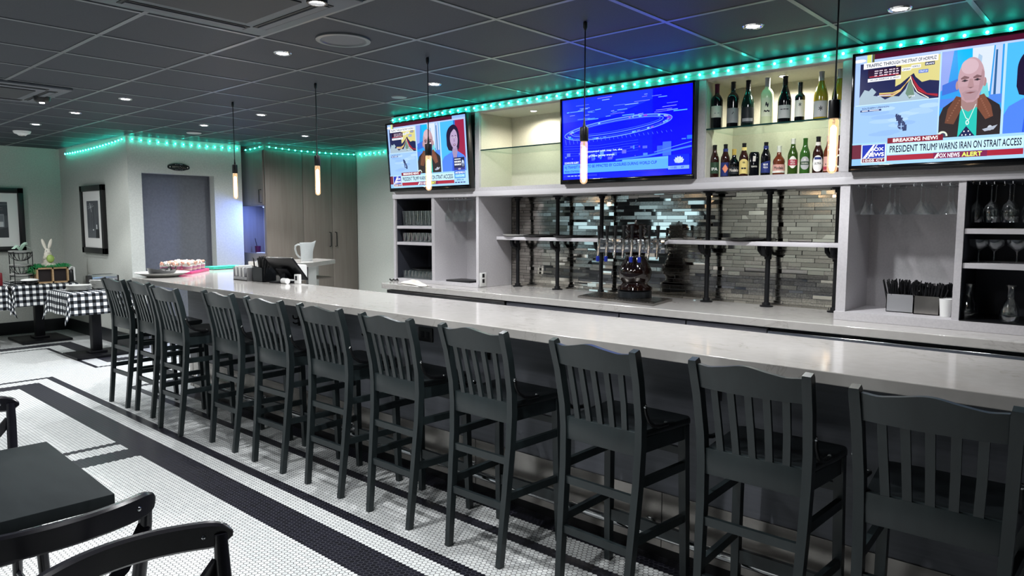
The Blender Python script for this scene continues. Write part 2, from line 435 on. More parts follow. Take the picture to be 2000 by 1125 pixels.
class Pic:
    """flat picture: coloured shapes in u,v (0..1), each a hair in front of the last"""
    def __init__(s, w, h, step=0.00003, warp=None): s.warp = warp; s.w = w; s.h = h; s.V = []; s.F = []; s.K = []; s.n = 0; s.step = step
    def _add(s, pts, faces, col):
        b = len(s.V); d = -s.n * s.step; s.n += 1
        if s.warp:
            def wp(u):
                for (a, b), (c, e) in zip(s.warp[:-1], s.warp[1:]):
                    if u <= c: return b + (e - b) * (u - a) / (c - a)
                return s.warp[-1][1]
            pts = [(wp(u), v) for u, v in pts]
        s.V += [(u * s.w, d, v * s.h) for u, v in pts]
        for f in faces: s.F.append(tuple(i + b for i in f)); s.K.append(col)
    def poly(s, pts, col): s._add(pts, [tuple(range(len(pts)))], rgb(col))
    def rect(s, u0, v0, u1, v1, col): s.poly([(u0, v0), (u1, v0), (u1, v1), (u0, v1)], col)
    def ell(s, u, v, ru, rv, col, n=20, a0=0.0, a1=2 * PI):
        s.poly([(u + ru * math.cos(a0 + (a1 - a0) * i / n), v + rv * math.sin(a0 + (a1 - a0) * i / n)) for i in range(n + (0 if a1 - a0 > 6.28 else 1))], col)
    def line(s, pts, wd, col):
        a = s.w / s.h
        for (x0, y0), (x1, y1) in zip(pts[:-1], pts[1:]):
            dx = (x1 - x0) * a; dy = y1 - y0; L = math.hypot(dx, dy) or 1; nx = -dy / L * wd / 2 / a; ny = dx / L * wd / 2
            s.poly([(x0 - nx, y0 - ny), (x1 - nx, y1 - ny), (x1 + nx, y1 + ny), (x0 + nx, y0 + ny)], col)
    def text(s, t, u0, v0, u1, v1, col, bold=0.02):
        vs, fs = text_geo(t, bold)
        s._add([(u0 + a * (u1 - u0), v0 + b * (v1 - v0)) for a, b in vs], fs, rgb(col))
    def build(s, name, material, parent, at=(0, 0, 0)):
        me = bpy.data.meshes.new(name)
        me.from_pydata([(x + at[0], y + at[1], z + at[2]) for x, y, z in s.V], [], s.F)
        ca = me.color_attributes.new('pic', 'FLOAT_COLOR', 'CORNER')
        flat = []
        for p, k in zip(me.polygons, s.K): flat += [k[0], k[1], k[2], 1.0] * len(p.vertices)
        ca.data.foreach_set('color', flat); me.materials.append(material)
        o = bpy.data.objects.new(name, me); C.objects.link(o); o.parent = parent; return o
def pic_mat(name, strength=None):
    m = bpy.data.materials.new(name); m.use_nodes = True; t = m.node_tree; n = NT(m)
    a = t.nodes.new('ShaderNodeVertexColor'); a.layer_name = 'pic'
    if strength:
        t.links.new(a.outputs[0], n.b.inputs['Emission Color']); n.b.inputs['Emission Strength'].default_value = strength
        n.b.inputs['Base Color'].default_value = (0.01, 0.01, 0.012, 1); n.b.inputs['Roughness'].default_value = 0.2
    else:
        t.links.new(a.outputs[0], n.b.inputs['Base Color']); n.b.inputs['Roughness'].default_value = 0.5
    return m
M['screen'] = pic_mat('lit_screen', 1.0)
M['screen_blue'] = pic_mat('lit_blue_screen', 1.7); M['print'] = pic_mat('printed_paper')
def wrap_text(mb, t, r, z0, z1, a_mid, a_span, mi, bold=0.02):
    vs, fs = text_geo(t, bold)
    mb.add([(r * math.cos(a_mid + (a - 0.5) * a_span), r * math.sin(a_mid + (a - 0.5) * a_span), z0 + b * (z1 - z0)) for a, b in vs], fs, mi)
def patch(mb, r, z0, z1, a_mid, a_span, mi, n=10, shape=None):
    """label patch on a cylinder; shape(t)->(lo,hi) as 0..1 of the height at t in 0..1"""
    vs = []
    for i in range(n + 1):
        t = i / n; a = a_mid + (t - 0.5) * a_span; lo, hi = shape(t) if shape else (0, 1)
        vs += [(r * math.cos(a), r * math.sin(a), z0 + lo * (z1 - z0)), (r * math.cos(a), r * math.sin(a), z0 + hi * (z1 - z0))]
    mb.add(vs, [(2 * i, 2 * i + 2, 2 * i + 3, 2 * i + 1) for i in range(n)], mi)
def oval(t):
    q = math.sqrt(max(0.0, 1 - (2 * t - 1) ** 2)) / 2; return (0.5 - q, 0.5 + q)

# ================================================================ THE ROOM
XL, XR, YF, YB = -11.6, 2.6, -5.0, 6.35
struct(MB().box(XL - .1, YF - .1, -0.1, XR + .1, 7.0, 0.0).build('floor', M['floor'], None, False))
struct(MB().box(XL - .1, YF - .1, CEIL, XR + .1, 7.0, CEIL + 0.1).build('ceiling', M['ctile'], None, False))
g = MB(); GP = 0.6096; GX0 = -1.305 - 17 * GP; GY0 = 1.473 - 11 * GP
for i in range(25):
    x = GX0 + i * GP
    if XL < x < XR: g.box(x - .012, YF, CEIL - .004, x + .012, 6.9, CEIL + .003)
for j in range(23):
    y = GY0 + j * GP
    if YF < y < 6.3: g.box(XL, y - .012, CEIL - .0035, XR, y + .012, CEIL + .003)
struct(g.build('trim_1', M['grid'], None, False))
struct(MB().box(XL - .1, YF, 0, XL, 3.33, CEIL).build('wall_left', M['wall'], None, False))
struct(MB().box(XL, 3.33, 0, -9.26, 3.45, CEIL).build('wall_alcove', M['wall'], None, False))
wr = MB()
wr.box(-9.26, 3.33, 0, -9.13, 3.485, CEIL); wr.box(-9.26, 4.38, 0, -9.13, 4.76, CEIL); wr.box(-9.26, 3.485, 2.138, -9.13, 4.38, CEIL)
struct(wr.build('wall_restroom', M['wall'], None, False))
d = MB(); d.box(-9.36, 3.44, 0, -9.31, 4.43, 2.2); d.box(-9.31, 3.44, 0, -9.26, 3.485, 2.2); d.box(-9.31, 4.38, 0, -9.26, 4.43, 2.2); d.box(-9.31, 3.485, 2.138, -9.26, 4.38, 2.2)
struct(d.build('door_1', M['wall_dim'], None, False))
struct(MB().box(-9.5, YB, 0, -5.54, YB + .1, CEIL).build('wall_back', M['wall'], None, False))
struct(MB().box(-9.6, 4.76, 0, -9.45, 7.0, CEIL).build('wall_station', M['wall'], None, False))
struct(MB().box(-5.52, 4.885, 0, XR, 5.0, CEIL).build('wall_bar', M['lam'], None, False))
struct(MB().box(-5.54, 5.0, 0, -5.44, YB, CEIL).build('wall_return', M['wall'], None, False))
struct(MB().box(XR, YF, 0, XR + .1, 5.0, CEIL).build('wall_right', M['wall_dark'], None, False))
struct(MB().box(-7.2, YF - .1, 0, XR, YF, CEIL).build('wall_dining', M['wall'], None, False))
XR_, XR = XR, -7.2
wf = MB(); ops = [(-11.3, -10.3), (-9.1, -7.9)]
xs = XL
for a, b in ops:
    wf.box(xs, YF - .1, 0, a, YF, CEIL); wf.box(a, YF - .1, 0, b, YF, 0.95); wf.box(a, YF - .1, 2.25, b, YF, CEIL); xs = b
wf.box(xs, YF - .1, 0, XR, YF, CEIL)
struct(wf.build('wall_front', M['wall_dark'], None, False))
XR = XR_
for i, (a, b) in enumerate(ops):
    f = MB()
    f.box(a, YF - .08, .95, a + .05, YF - .02, 2.25); f.box(b - .05, YF - .08, .95, b, YF - .02, 2.25); f.box(a, YF - .08, .95, b, YF - .02, 1.0); f.box(a, YF - .08, 2.2, b, YF - .02, 2.25)
    fr = struct(f.build('window_%d' % (i + 1), M['blackm'], None, False))
    MB().box(a + .05, YF - .055, 1.0, b - .05, YF - .05, 2.2).build('pane', M['glass'], fr, False)
struct(MB().box(XL, 3.318, 0, -9.13, 3.33, .17).build('baseboard_alcove', M['base'], None, False))
struct(MB().box(XL, YF, 0, XL + .012, 3.318, .17).build('baseboard_left', M['base'], None, False))
b = MB(); b.box(-9.13, 3.318, 0, -9.118, 3.485, .17); b.box(-9.13, 4.38, 0, -9.118, 4.76, .17)
struct(b.build('baseboard_restroom', M['base'], None, False))

# ---- ceiling fittings
def downlight(x, y, label, lit=True, watts=W_DOWN, r=.038):
    t = thing('downlight', label, 'ceiling light', (x, y, CEIL), 0, 'recessed downlights')
    MB().lathe([(r, -.001), (r + .004, -.006), (r + .012, -.006), (r + .016, .0)], (x, y, CEIL), 24).build('trim_ring', M['chrome'], t)
    MB().lathe([(.0, -.002), (r * .9, -.002), (r * .9, .0)], (x, y, CEIL), 24).build('lens', M['lamp'] if lit else M['lamp_dim'], t)
    spot('downlight_beam', x, y, CEIL - .03, watts * .42); spot('downlight_core', x, y, CEIL - .03, watts * .55, 1.7, .35, (.985, .99, 1.0), .02)
VIS = [(-3.995, 2.37, 'lit recessed downlight beside the large round ceiling speaker'),
       (-6.44, 2.36, 'lit recessed downlight, second from the front in the left row'),
       (-7.61, 2.34, 'lit recessed downlight, third from the front in the left row'),
       (-8.81, 2.33, 'lit recessed downlight closest to the smoke detector'),
       (-7.56, 3.54, 'lit recessed downlight in front of the restroom sign'),
       (-6.41, 3.56, 'lit recessed downlight between the two leftmost pendant cords'),
       (-7.59, 4.77, 'lit recessed downlight farthest back, before the tall wood cabinet'),
       (-4.03, 3.63, 'lit recessed downlight just right of the third pendant cord'),
       (-1.62, 3.68, 'lit recessed downlight in front of the wine bottle niche'),
       (-0.97, 3.85, 'lit recessed downlight above the right-hand television')]
for x, y, l in VIS: downlight(x, y, l, x < -1.5, W_DOWN * (.22 if x > -1.2 else 1.4 if x > -2 else 1.7 if y > 3.5 else (1.2 if x < -8.5 else .95)))
for x, y in [(-1.6, 2.36), (-3.4, -.1), (-1.6, .9), (-4.0, -.2), (-2.8, -1.4), (-5.2, -1.0), (-6.9, -.4), (-8.6, .2), (-10.3, 1.1), (-10.3, .9), (-10.3, -.8), (-4.6, -4.4), (-6.2, -4.2), (-3.2, -4.2)]:
    spot('downlight_beam', x, y, CEIL - .02, W_DOWN * .42); spot('downlight_core', x, y, CEIL - .02, W_DOWN * .55, 1.7, .35, (.985, .99, 1.0), .02)
t = thing('downlight', 'black cylinder downlight at the corner of the large ceiling air unit', 'ceiling light', (-2.76, 1.81, CEIL))
MB().lathe([(.045, 0), (.045, -.075), (.036, -.075), (.034, -.06)], (-2.76, 1.81, CEIL), 24).build('housing', M['black'], t)
MB().lathe([(0, -.062), (.034, -.062), (.034, -.06)], (-2.76, 1.81, CEIL), 24).build('lens', M['lamp'], t)
spot('downlight_beam', -2.76, 1.81, CEIL - .08, W_DOWN)

t = thing('ceiling_speaker', 'large round flush ceiling speaker with pale ring', 'speaker', (-3.44, 2.42, CEIL))
MB().lathe([(.150, -.001), (.150, -.010), (.128, -.012), (.122, -.004), (.122, .0)], (-3.44, 2.42, CEIL), 48).build('rim', M['grid'], t)
MB().lathe([(0, -.006), (.122, -.004), (.122, .0)], (-3.44, 2.42, CEIL), 48).build('grille', M['ac'], t)
t = thing('smoke_detector', 'white domed smoke detector on ceiling at far left', 'smoke detector', (-9.6, 2.40, CEIL))
MB().lathe([(0, -.05), (.035, -.05), (.05, -.036), (.075, -.028), (.085, -.012), (.088, 0)], (-9.6, 2.40, CEIL), 28).build('body', M['white'], t)
MB().lathe([(.0, -.056), (.02, -.056), (.026, -.05)], (-9.6, 2.40, CEIL), 16).build('sensor_cap', M['steel'], t)
tag(MB().lathe([(0, -.008), (.075, -.008), (.08, -.004), (.08, 0)], (-8.29, 3.76, CEIL), 28).build('cover_disc', M['lam'], None), 'flat pale cover disc on ceiling by the restroom wall', 'cover plate')
tag(MB().lathe([(0, -.006), (.06, -.006), (.064, 0)], (-4.66, 3.81, CEIL), 28).build('cover_disc', M['grid'], None), 'small grey cover disc on ceiling right of third pendant', 'cover plate')
def cassette(x, y, label, h=.45):
    t = thing('air_conditioner', label, 'air conditioner', (x, y, CEIL))
    p = MB(); p.box(x - h, y - h, CEIL - .02, x + h, y + h, CEIL, 0, .006); p.build('panel', M['ac'], t)
    gb = MB(); gb.box(x - h * .56, y - h * .56, CEIL - .026, x + h * .56, y + h * .56, CEIL - .019)
    gb.build('intake_grille', M['acd'], t)
    for a in range(4):
        R = Matrix.Rotation(a * PI / 2, 4, 'Z'); q = MB()
        q.box(-h * .68, h * .70, -.023, h * .68, h * .86, -.019, 0); q.box(-h * .64, h * .74, -.028, h * .64, h * .83, -.022, 1)
        z = MB(); z.add([(R @ Vector(v) + Vector((x, y, CEIL)))[:] for v in q.v], q.f); z.mi = q.mi
        z.build('louver', [M['acs'], M['ac']], t)
cassette(-3.2, 1.60, 'grey square ceiling air conditioner cut off by top edge of the photo')
cassette(-6.68, 1.46, 'grey square ceiling air conditioner at left edge of the photo')
t = thing('motion_sensor', 'small black sensor with white lens under left air conditioner', 'sensor', (-6.72, 1.83, CEIL - .02))
MB().lathe([(.06, 0), (.055, -.03), (.04, -.045)], (-6.72, 1.83, CEIL - .02), 20).build('body', M['black'], t)
MB().lathe([(0, -.052), (.018, -.051), (.020, -.044)], (-6.72, 1.83, CEIL - .02), 20).build('lens', M['lamp_dim'], t)  # not a lamp: glow put into the lens to keep it white

# ---- LED strips
ledm = None
def led_run(pts, root, spacing, sag=0.0, nrm=(0, -1, 0)):
    """tape plus bulbs along a straight run"""
    global ledm
    a, b = Vector(pts[0]), Vector(pts[1]); L = (b - a).length; n = int(L / spacing)
    def at(k):
        p = a.lerp(b, k); p.z -= sag * 4 * k * (1 - k); return p
    path = [at(i / 16) for i in range(17)]
    s = MB(); s.sweep([p[:] for p in path], [(-.001, -.004), (.002, -.004), (.002, .004), (-.001, .004)], nrm); s.build('led_tape', M['tape'], root)
    if ledm is None:
        q = MB(); q.ellipsoid((0, 0, 0), (.0085, .0085, .0085), 8, 6); o = q.build('led', M['led'], None); ledm = o.data
        bpy.data.objects.remove(o)
    for i in range(n):
        o = bpy.data.objects.new('led', ledm); C.objects.link(o); o.parent = root
        o.location = at((i + .5) / n) + Vector(nrm) * .006 - world_off(root)
r = thing('led_strip', 'teal LED strip draped along top of alcove and restroom walls', 'led strip', (-9.12, 3.32, 2.5))
led_run(((-11.3, 3.31, 2.475), (-9.14, 3.31, 2.525)), r, .10, .02, (0, -1, 0)); led_run(((-9.115, 3.34, 2.525), (-9.115, 4.75, 2.515)), r, .10, .012, (1, 0, 0))
r = thing('led_strip', 'teal LED strip along top of tall wood cabinet and back wall', 'led strip', (-8.72, 4.86, 2.5))
led_run(((-9.25, 4.865, 2.51), (-8.76, 4.865, 2.53)), r, .10, .005, (0, -1, 0)); led_run(((-8.735, 4.9, 2.53), (-8.735, 6.33, 2.525)), r, .095, .02, (1, 0, 0)); led_run(((-8.7, 6.335, 2.525), (-5.6, 6.335, 2.525)), r, .11, .01, (0, -1, 0))
r = thing('led_strip', 'teal LED strip along the bar cabinet valance above the televisions', 'led strip', (-5.5, 4.41, 2.52))
led_run(((-5.54, 4.415, 2.517), (0.25, 4.415, 2.517)), r, .0985, .0, (0, -1, 0))

# ================================================================ THE BAR
BT = 1.067
t = thing('bar_countertop', 'long white quartz bar top running past the row of stools', 'countertop', (-2.5, 2.7, BT - .043))
poly = [(2.2, 2.385), (2.2, 3.045), (-6.0, 3.045), (-6.35, 3.4), (-6.35, 3.85), (-7.35, 3.85), (-7.45, 3.36), (-6.56, 2.385)]
q = MB(); q.prism(poly, BT - .043, BT, 'XY')
ct = q.build('slab', M['quartz'], t)
bv = ct.modifiers.new('bevel', 'BEVEL'); bv.width = .003; bv.segments = 2; bv.limit_method = 'ANGLE'
t = thing('bar_panelling', 'dark wood panelled bar front with steel kick band and chrome rail', 'bar front', (-2.5, 2.82, 0))
BY_ = 2.82
q = MB(); q.prism([(2.2, BY_), (2.2, 2.99), (-6.08, 2.99), (-6.4, 3.3), (-6.4, 3.8), (-7.1, 3.8), (-7.13, 3.52), (-6.47, BY_)], .06, BT - .043)
q.build('wood_panel', M['bar_wood'], t, False)
q = MB(); q.box(-6.45, BY_ + .02, 0, 2.2, 2.97, .06); q.build('plinth', M['black'], t, False)
q = MB(); q.box(-6.47, BY_ - .008, .06, 2.2, BY_, .318)
for k in range(8): q.box(-6.4 + k * 1.2 - .0015, BY_ - .0095, .06, -6.4 + k * 1.2 + .0015, BY_ - .008, .318, 1)
q.build('kick_panel', [M['steel'], M['black']], t, False)
RY_, RZ_ = 2.728, .160
rail = MB().tube([(-6.45, RY_, RZ_), (2.2, RY_, RZ_)], .0205, 14).build('foot_rail', M['chrome'], t)
for k in range(8):
    x = -6.3 + k * 1.16
    q = MB(); q.tube([(x, BY_ - .008, RZ_), (x, RY_ + .01, RZ_)], .012, 8); q.lathe([(.03, 0), (.03, -.006), (.012, -.010)], (x, BY_ - .008, RZ_), 14, 0, 'Y'); q.lathe([(.025, -.02), (.025, .02)], (x, RY_, RZ_), 14, 0, 'X')
    q.build('rail_bracket', M['chrome'], t)
for x, z in [(-3.22, .875), (-1.05, .60)]:
    q = MB(); q.box(x - .062, BY_ - .012, z - .042, x + .062, BY_, z + .042, 0, .003); o = q.build('outlet_plate', M['black'], t)
    q = MB(); q.box(x - .04, BY_ - .0145, z - .02, x - .008, BY_ - .012, z + .02, 0, .001); q.build('socket', M['blackm'], o)
    q = MB(); q.box(x + .008, BY_ - .0145, z - .02, x + .04, BY_ - .012, z + .02, 0, .001); q.build('socket', M['blackm'], o)
for x in (-5.8, -4.63, -3.8, -2.7, -1.34, -.15):
    q = MB(); q.box(x - .012, BY_ - .006, .79, x + .012, BY_, .86, 0, .002)
    for zz, up in ((.845, .027), (.81, .012)): q.tube([(x, BY_ - .006, zz), (x, BY_ - .03, zz - .002), (x, BY_ - .044, zz + .006), (x, BY_ - .048, zz + up)], .005, 8)
    q.build('bag_hook', M['blackm'], t)

# ---- bar stools
def stool(label, loc):
    t = thing('bar_stool', label, 'bar stool', (0, 0, 0), 0, 'bar stools along the bar')
    pm = M['stool']
    def xo(z): return .166 + .030 * z / 1.075
    def yb(z):  # rear post line
        k = [(0, -.01), (.3, .022), (.55, .046), (.70, .052), (.80, .046), (.95, .018), (1.075, -.018)]
        for (z0, y0), (z1, y1) in zip(k[:-1], k[1:]):
            if z <= z1: return y0 + (y1 - y0) * (z - z0) / (z1 - z0)
        return k[-1][1]
    for s in (-1, 1):
        q = MB(); zs = [0, .15, .3, .45, .55, .62, .70, .76, .80, .86, .95, 1.02, 1.062, 1.075]
        pr = [(-.0155, -.018), (.0155, -.018), (.0155, .018), (-.0155, .018)]
        q.sweep([(s * xo(z), yb(z), z) for z in zs], pr, (1, 0, 0), 0, [.86, .9, .95] + [1] * 10 + [.86])
        q.build('back_post', pm, t)
    # crested top rail
    n = 24; X = xo(1.0) - .015; vs = []; fs = []
    for i in range(n + 1):
        u = -1 + 2 * i / n; x = u * X
        top = 1.060 + .019 * math.exp(-(u / .40) ** 2) - .004 * math.exp(-((abs(u) - .75) / .16) ** 2)
        bow = -.022 * (1 - u * u)
        for z, y in ((.974, yb(.974)), (top, yb(top))):
            vs += [(x, y + bow - .011, z), (x, y + bow + .011, z)]
    for i in range(n):
        a = 4 * i; b = a + 4; fs += [(a, a + 2, b + 2, b), (a + 1, b + 1, b + 3, a + 3), (a + 2, a + 3, b + 3, b + 2), (a, b, b + 1, a + 1)]
    fs += [(0, 1, 3, 2), (4 * n, 4 * n + 2, 4 * n + 3, 4 * n + 1)]
    q = MB(); q.add(vs, fs); q.build('top_rail', pm, t)
    q = MB(); q.box(-xo(.7) + .014, yb(.7) - .013, .652, xo(.7) - .014, yb(.7) + .010, .748, 0, .003); q.build('lower_back_rail', pm, t)
    for i in range(5):
        x = (-.125 + .0625 * i); q = MB(); u = x / X
        q.sweep([(x * .93, yb(.74) - .002, .744), (x * .97, yb(.85) - .012 * (1 - u * u), .85), (x, yb(.97) - .02 * (1 - u * u), .978)], [(-.0125, -.006), (.0125, -.006), (.0125, .006), (-.0125, .006)], (1, 0, 0))
        q.build('slat', pm, t)
    # seat
    sp = []
    for x, y, rr in ((-.176, .062, .01), (.176, .062, .01), (.213, .405, .045), (-.213, .405, .045)):
        sp.append((x, y, rr))
    pts = []
    for i, (x, y, rr) in enumerate(sp):
        p0 = Vector(sp[i - 1][:2]); p1 = Vector((x, y)); p2 = Vector(sp[(i + 1) % 4][:2])
        a = p1 + (p0 - p1).normalized() * rr; b = p1 + (p2 - p1).normalized() * rr
        for k in range(6):
            q_ = k / 5; pts.append(tuple(a * (1 - q_) ** 2 + p1 * 2 * q_ * (1 - q_) + b * q_ * q_))
    q = MB(); m = len(pts); cyy = .22; vs = []; fs = []
    rings = [(.97, .716), (1.0, .722), (1.0, .738), (.985, .746), (.93, .748), (.6, .738), (.25, .735)]
    for f_, z in rings: vs += [(x * f_, cyy + (y - cyy) * f_, z) for x, y in pts]
    for r_ in range(len(rings) - 1):
        for j in range(m):
            j2 = (j + 1) % m; fs.append((r_ * m + j, r_ * m + j2, (r_ + 1) * m + j2, (r_ + 1) * m + j))
    fs += [tuple(range(m)), tuple(range((len(rings) - 1) * m, len(rings) * m))]
    q.add(vs, fs); q.build('seat', M['stool_seat'], t, True, 50)
    q = MB()
    for s in (-1, 1): q.beam((s * .165, .06, .686), (s * .188, .36, .686), .02, .06)
    q.beam((-.18, .365, .686), (.18, .365, .686), .02, .06); q.build('apron', pm, t)
    for s in (-1, 1):
        q = MB(); q.sweep([(s * .198, .385, 0), (s * .193, .375, .35), (s * .187, .365, .716)], [(-.017, -.017), (.017, -.017), (.017, .017), (-.017, .017)], (1, 0, 0), 0, [.85, .97, 1]); q.build('front_leg', pm, t)
        for zr, zf in ((.545, .545), (.318, .318)):
            q = MB(); q.beam((s * xo(zr), yb(zr), zr), (s * .194, .372, zf), .02, .034); q.build('side_stretcher', pm, t)
    for z in (.481, .274):
        q = MB(); q.beam((-xo(z), yb(z), z), (xo(z), yb(z), z), .018, .032); q.build('rear_stretcher', pm, t)
    q = MB(); q.beam((-.195, .38, .222), (.195, .38, .222), .022, .052); q.build('front_stretcher', pm, t)
    q = MB(); q.beam((-.19, .372, .60), (.19, .372, .60), .018, .03); q.build('front_stretcher', pm, t)
    for s in (-1, 1):
        q = MB(); x = s * .196
        x = s * .203; q.tube([(x, .045, .862), (x, .055, .825), (x, .078, .79), (x, .11, .768), (x, .15, .757), (x, .21, .754)], .009, 8, 0)
        b_ = q.build('seat_brace', M['black'], t)
        q = MB(); q.ellipsoid((x + s * .004, .044, .855), (.008, .008, .008), 8, 6); q.ellipsoid((x, .20, .762), (.008, .008, .006), 8, 6); q.build('screw', M['chrome'], b_)
    t.location = loc
    return t
SX = [(-6.45, 2.21, .03), (-5.98, 2.235, -.02), (-5.33, 2.165, .02), (-4.685, 2.255, .0), (-4.085, 2.255, .02), (-3.485, 2.265, .0), (-2.88, 2.26, -.01), (-2.265, 2.268, .0), (-1.60, 2.268, -.035), (-.975, 2.275, .0), (-.425, 2.21, .015)]
SL = ['farthest bar stool at the left end, nearest the checked tables', 'second bar stool from the left end, close beside the farthest one', 'third bar stool from the left end, set back from the bar',
      'fourth black bar stool from the left end of the row', 'fifth black bar stool from the left, directly below the straw caddy', 'sixth black bar stool, middle of the row of eleven',
      'seventh bar stool from the left, right beside the outlet on the bar front', 'fourth black bar stool from the right end of the row', 'third bar stool from the right end, seat turned slightly into view',
      'second black bar stool from the right end of the row', 'nearest and largest bar stool, cut off by the right edge of the photo']
s0 = None
for (x, y, a), l in zip(SX, SL):
    if s0 is None: s0 = stool(l, (x, y, 0)); s0.rotation_euler.z = a
    else: dup(s0, (x, y, 0), a, l)

# ================================================================ BACK BAR
CT = .975
t = thing('back_counter', 'white quartz back counter under the mirrored wall', 'countertop', (-2.5, 4.5, CT - .05))
q = MB(); q.prism([(-5.37, 4.165), (2.2, 4.165), (2.2, 4.88), (-5.53, 4.88), (-5.53, 4.40), (-5.42, 4.19)], CT - .05, CT)
o = q.build('slab', M['quartz'], t); bv = o.modifiers.new('bevel', 'BEVEL'); bv.width = .004; bv.segments = 2; bv.limit_method = 'ANGLE'
def cooler(x0, x1, label, steel):
    t = thing('bar_cooler', label, 'bar refrigerator', ((x0 + x1) / 2, 4.5, 0))
    q = MB(); q.box(x0, 4.25, .02, x1, 4.85, CT - .056); q.build('cabinet', M['black'], t)
    n = max(1, round((x1 - x0) / .62)); w_ = (x1 - x0) / n
    for i in range(n):
        q = MB(); q.box(x0 + i * w_ + .004, 4.215, .12, x0 + (i + 1) * w_ - .004, 4.25, CT - .10, 0, .004); d_ = q.build('door', M['fridge'], t)
        q = MB(); q.box(x0 + i * w_ + .03, 4.20, .80, x0 + (i + 1) * w_ - .03, 4.212, .825, 0, .003); q.build('handle', M['chrome'], d_)
    q = MB(); q.box(x0, 4.205, CT - .095, x1, 4.25, CT - .075 if steel else CT - .062, 0, .003); q.build('top_trim', M['steel'] if not steel else M['chrome'], t)
cooler(-5.36, -3.86, 'dark steel bar cooler under left end of back counter', False)
cooler(-1.70, 1.4, 'black bar cooler with bright steel strip under right end of back counter', True)
for a, b, l in [(-3.85, -2.775, 'grey drawer cabinet beside the left bar cooler'), (-2.77, -2.255, 'narrow grey drawer cabinet below the beer tower'), (-2.25, -1.71, 'grey drawer cabinet beside the right bar cooler')]:
    t = thing('base_cabinet', l, 'cabinet', ((a + b) / 2, 4.5, 0))
    q = MB(); q.box(a, 4.24, .1, b, 4.85, CT - .056); q.box(a + .01, 4.3, 0, b - .01, 4.8, .1); q.build('carcass', M['dark_in'], t, False)
    for z0, z1 in ((.12, .38), (.385, .64), (.645, CT - .068)):
        q = MB(); q.box(a + .003, 4.22, z0, b - .003, 4.24, z1, 0, .002); d_ = q.build('drawer', M['drawer'], t)
        q = MB(); q.tube([((a + b) / 2 - .08, 4.22, z1 - .06), ((a + b) / 2 - .08, 4.195, z1 - .06), ((a + b) / 2 + .08, 4.195, z1 - .06), ((a + b) / 2 + .08, 4.22, z1 - .06)], .005, 8); q.build('handle', M['blackm'], d_)

# mirrored mosaic
tag(MB().box(-4.375, 4.872, CT, -1.39, 4.884, 1.77).build('mirror_backsplash', M['mirror'], None, False), 'antique mirror brick mosaic covering the wall behind the beer taps', 'backsplash')

# upper cabinet run
t = thing('wall_cabinet', 'long grey upper cabinet run holding televisions, niches and bottles', 'cabinet', (-2.5, 4.65, 1.77))
RE = 1.6
q = MB(); q.box(-5.54, 4.43, 1.77, RE, 4.46, 1.812, 0, .002); q.build('fascia', M['lam_edge'], t)
q = MB(); q.box(-5.54, 4.442, 1.812, RE, 4.87, 1.846); q.box(-5.54, 4.46, 1.772, RE, 4.87, 1.812); q.build('bottom_board', M['lam'], t, False)
for a, b in [(-5.54, -5.49), (-4.415, -4.365), (-3.475, -3.43), (-2.315, -2.265), (-1.405, -1.345), (-.22, -.165)]:
    q = MB(); q.box(a, 4.44, 1.846, b, 4.87, 2.49, 0); q.build('upright', M['lam'], t, False)
for a, b in [(-4.365, -3.475), (-2.265, -1.405)]:
    q = MB(); q.box(a, 4.855, 1.846, b, 4.868, 2.478); q.box(a, 4.46, 1.846, a + .004, 4.855, 2.478); q.box(b - .004, 4.46, 1.846, b, 4.855, 2.478); q.build('niche_lining', M['lam_in'], t, False)
for a, b in [(-5.49, -4.415), (-3.43, -2.315), (-1.345, -.22), (-.165, RE)]:
    q = MB(); q.box(a, 4.86, 1.846, b, 4.87, 2.49); q.build('back_panel', M['lam'], t, False)
q = MB(); q.box(-5.54, 4.46, 2.478, RE, 4.87, 2.495); q.build('top_board', M['lam_in'], t, False)
q = MB(); q.box(-5.54, 4.43, 2.490, RE, 4.46, 2.548, 0, .002); q.build('valance', M['lam_edge'], t)
q = MB(); q.box(-5.54, 4.46, 2.495, RE, 4.87, CEIL); q.build('top_filler', M['acd'], t, False)
for x, y, l in [(-3.94, 4.66, 'round puck light in the empty cream niche'), (-1.82, 4.62, 'round puck light glowing above the wine bottles')]:
    k = thing('puck_light', l, 'puck light', (x, y, 2.478))
    MB().lathe([(.026, 0), (.034, -.004), (.036, 0)], (x, y, 2.478), 24).build('ring', M['chrome'], k)
    MB().lathe([(0, -.003), (.026, -.003), (.026, 0)], (x, y, 2.478), 24).build('lens', M['lamp_dim'], k)
    spot('puck_beam', x, y, 2.468, 19.0 if x < -3 else 22.0, 2.9, .5, (1, .95, .80), .02)
for a, b, l in [(-4.36, -3.48, 'glass shelf in the empty cream niche'), (-2.26, -1.41, 'glass shelf carrying the wine bottles')]:
    k = thing('glass_shelf', l, 'shelf', ((a + b) / 2, 4.65, 2.158))
    q = MB(); q.box(a, 4.453, 2.158, b, 4.85, 2.168); q.build('pane', M['shelf_glass'], k, False)
    q = MB(); q.box(a, 4.450, 2.158, b, 4.453, 2.168); q.build('front_edge', M['shelf_edge'], k, False)

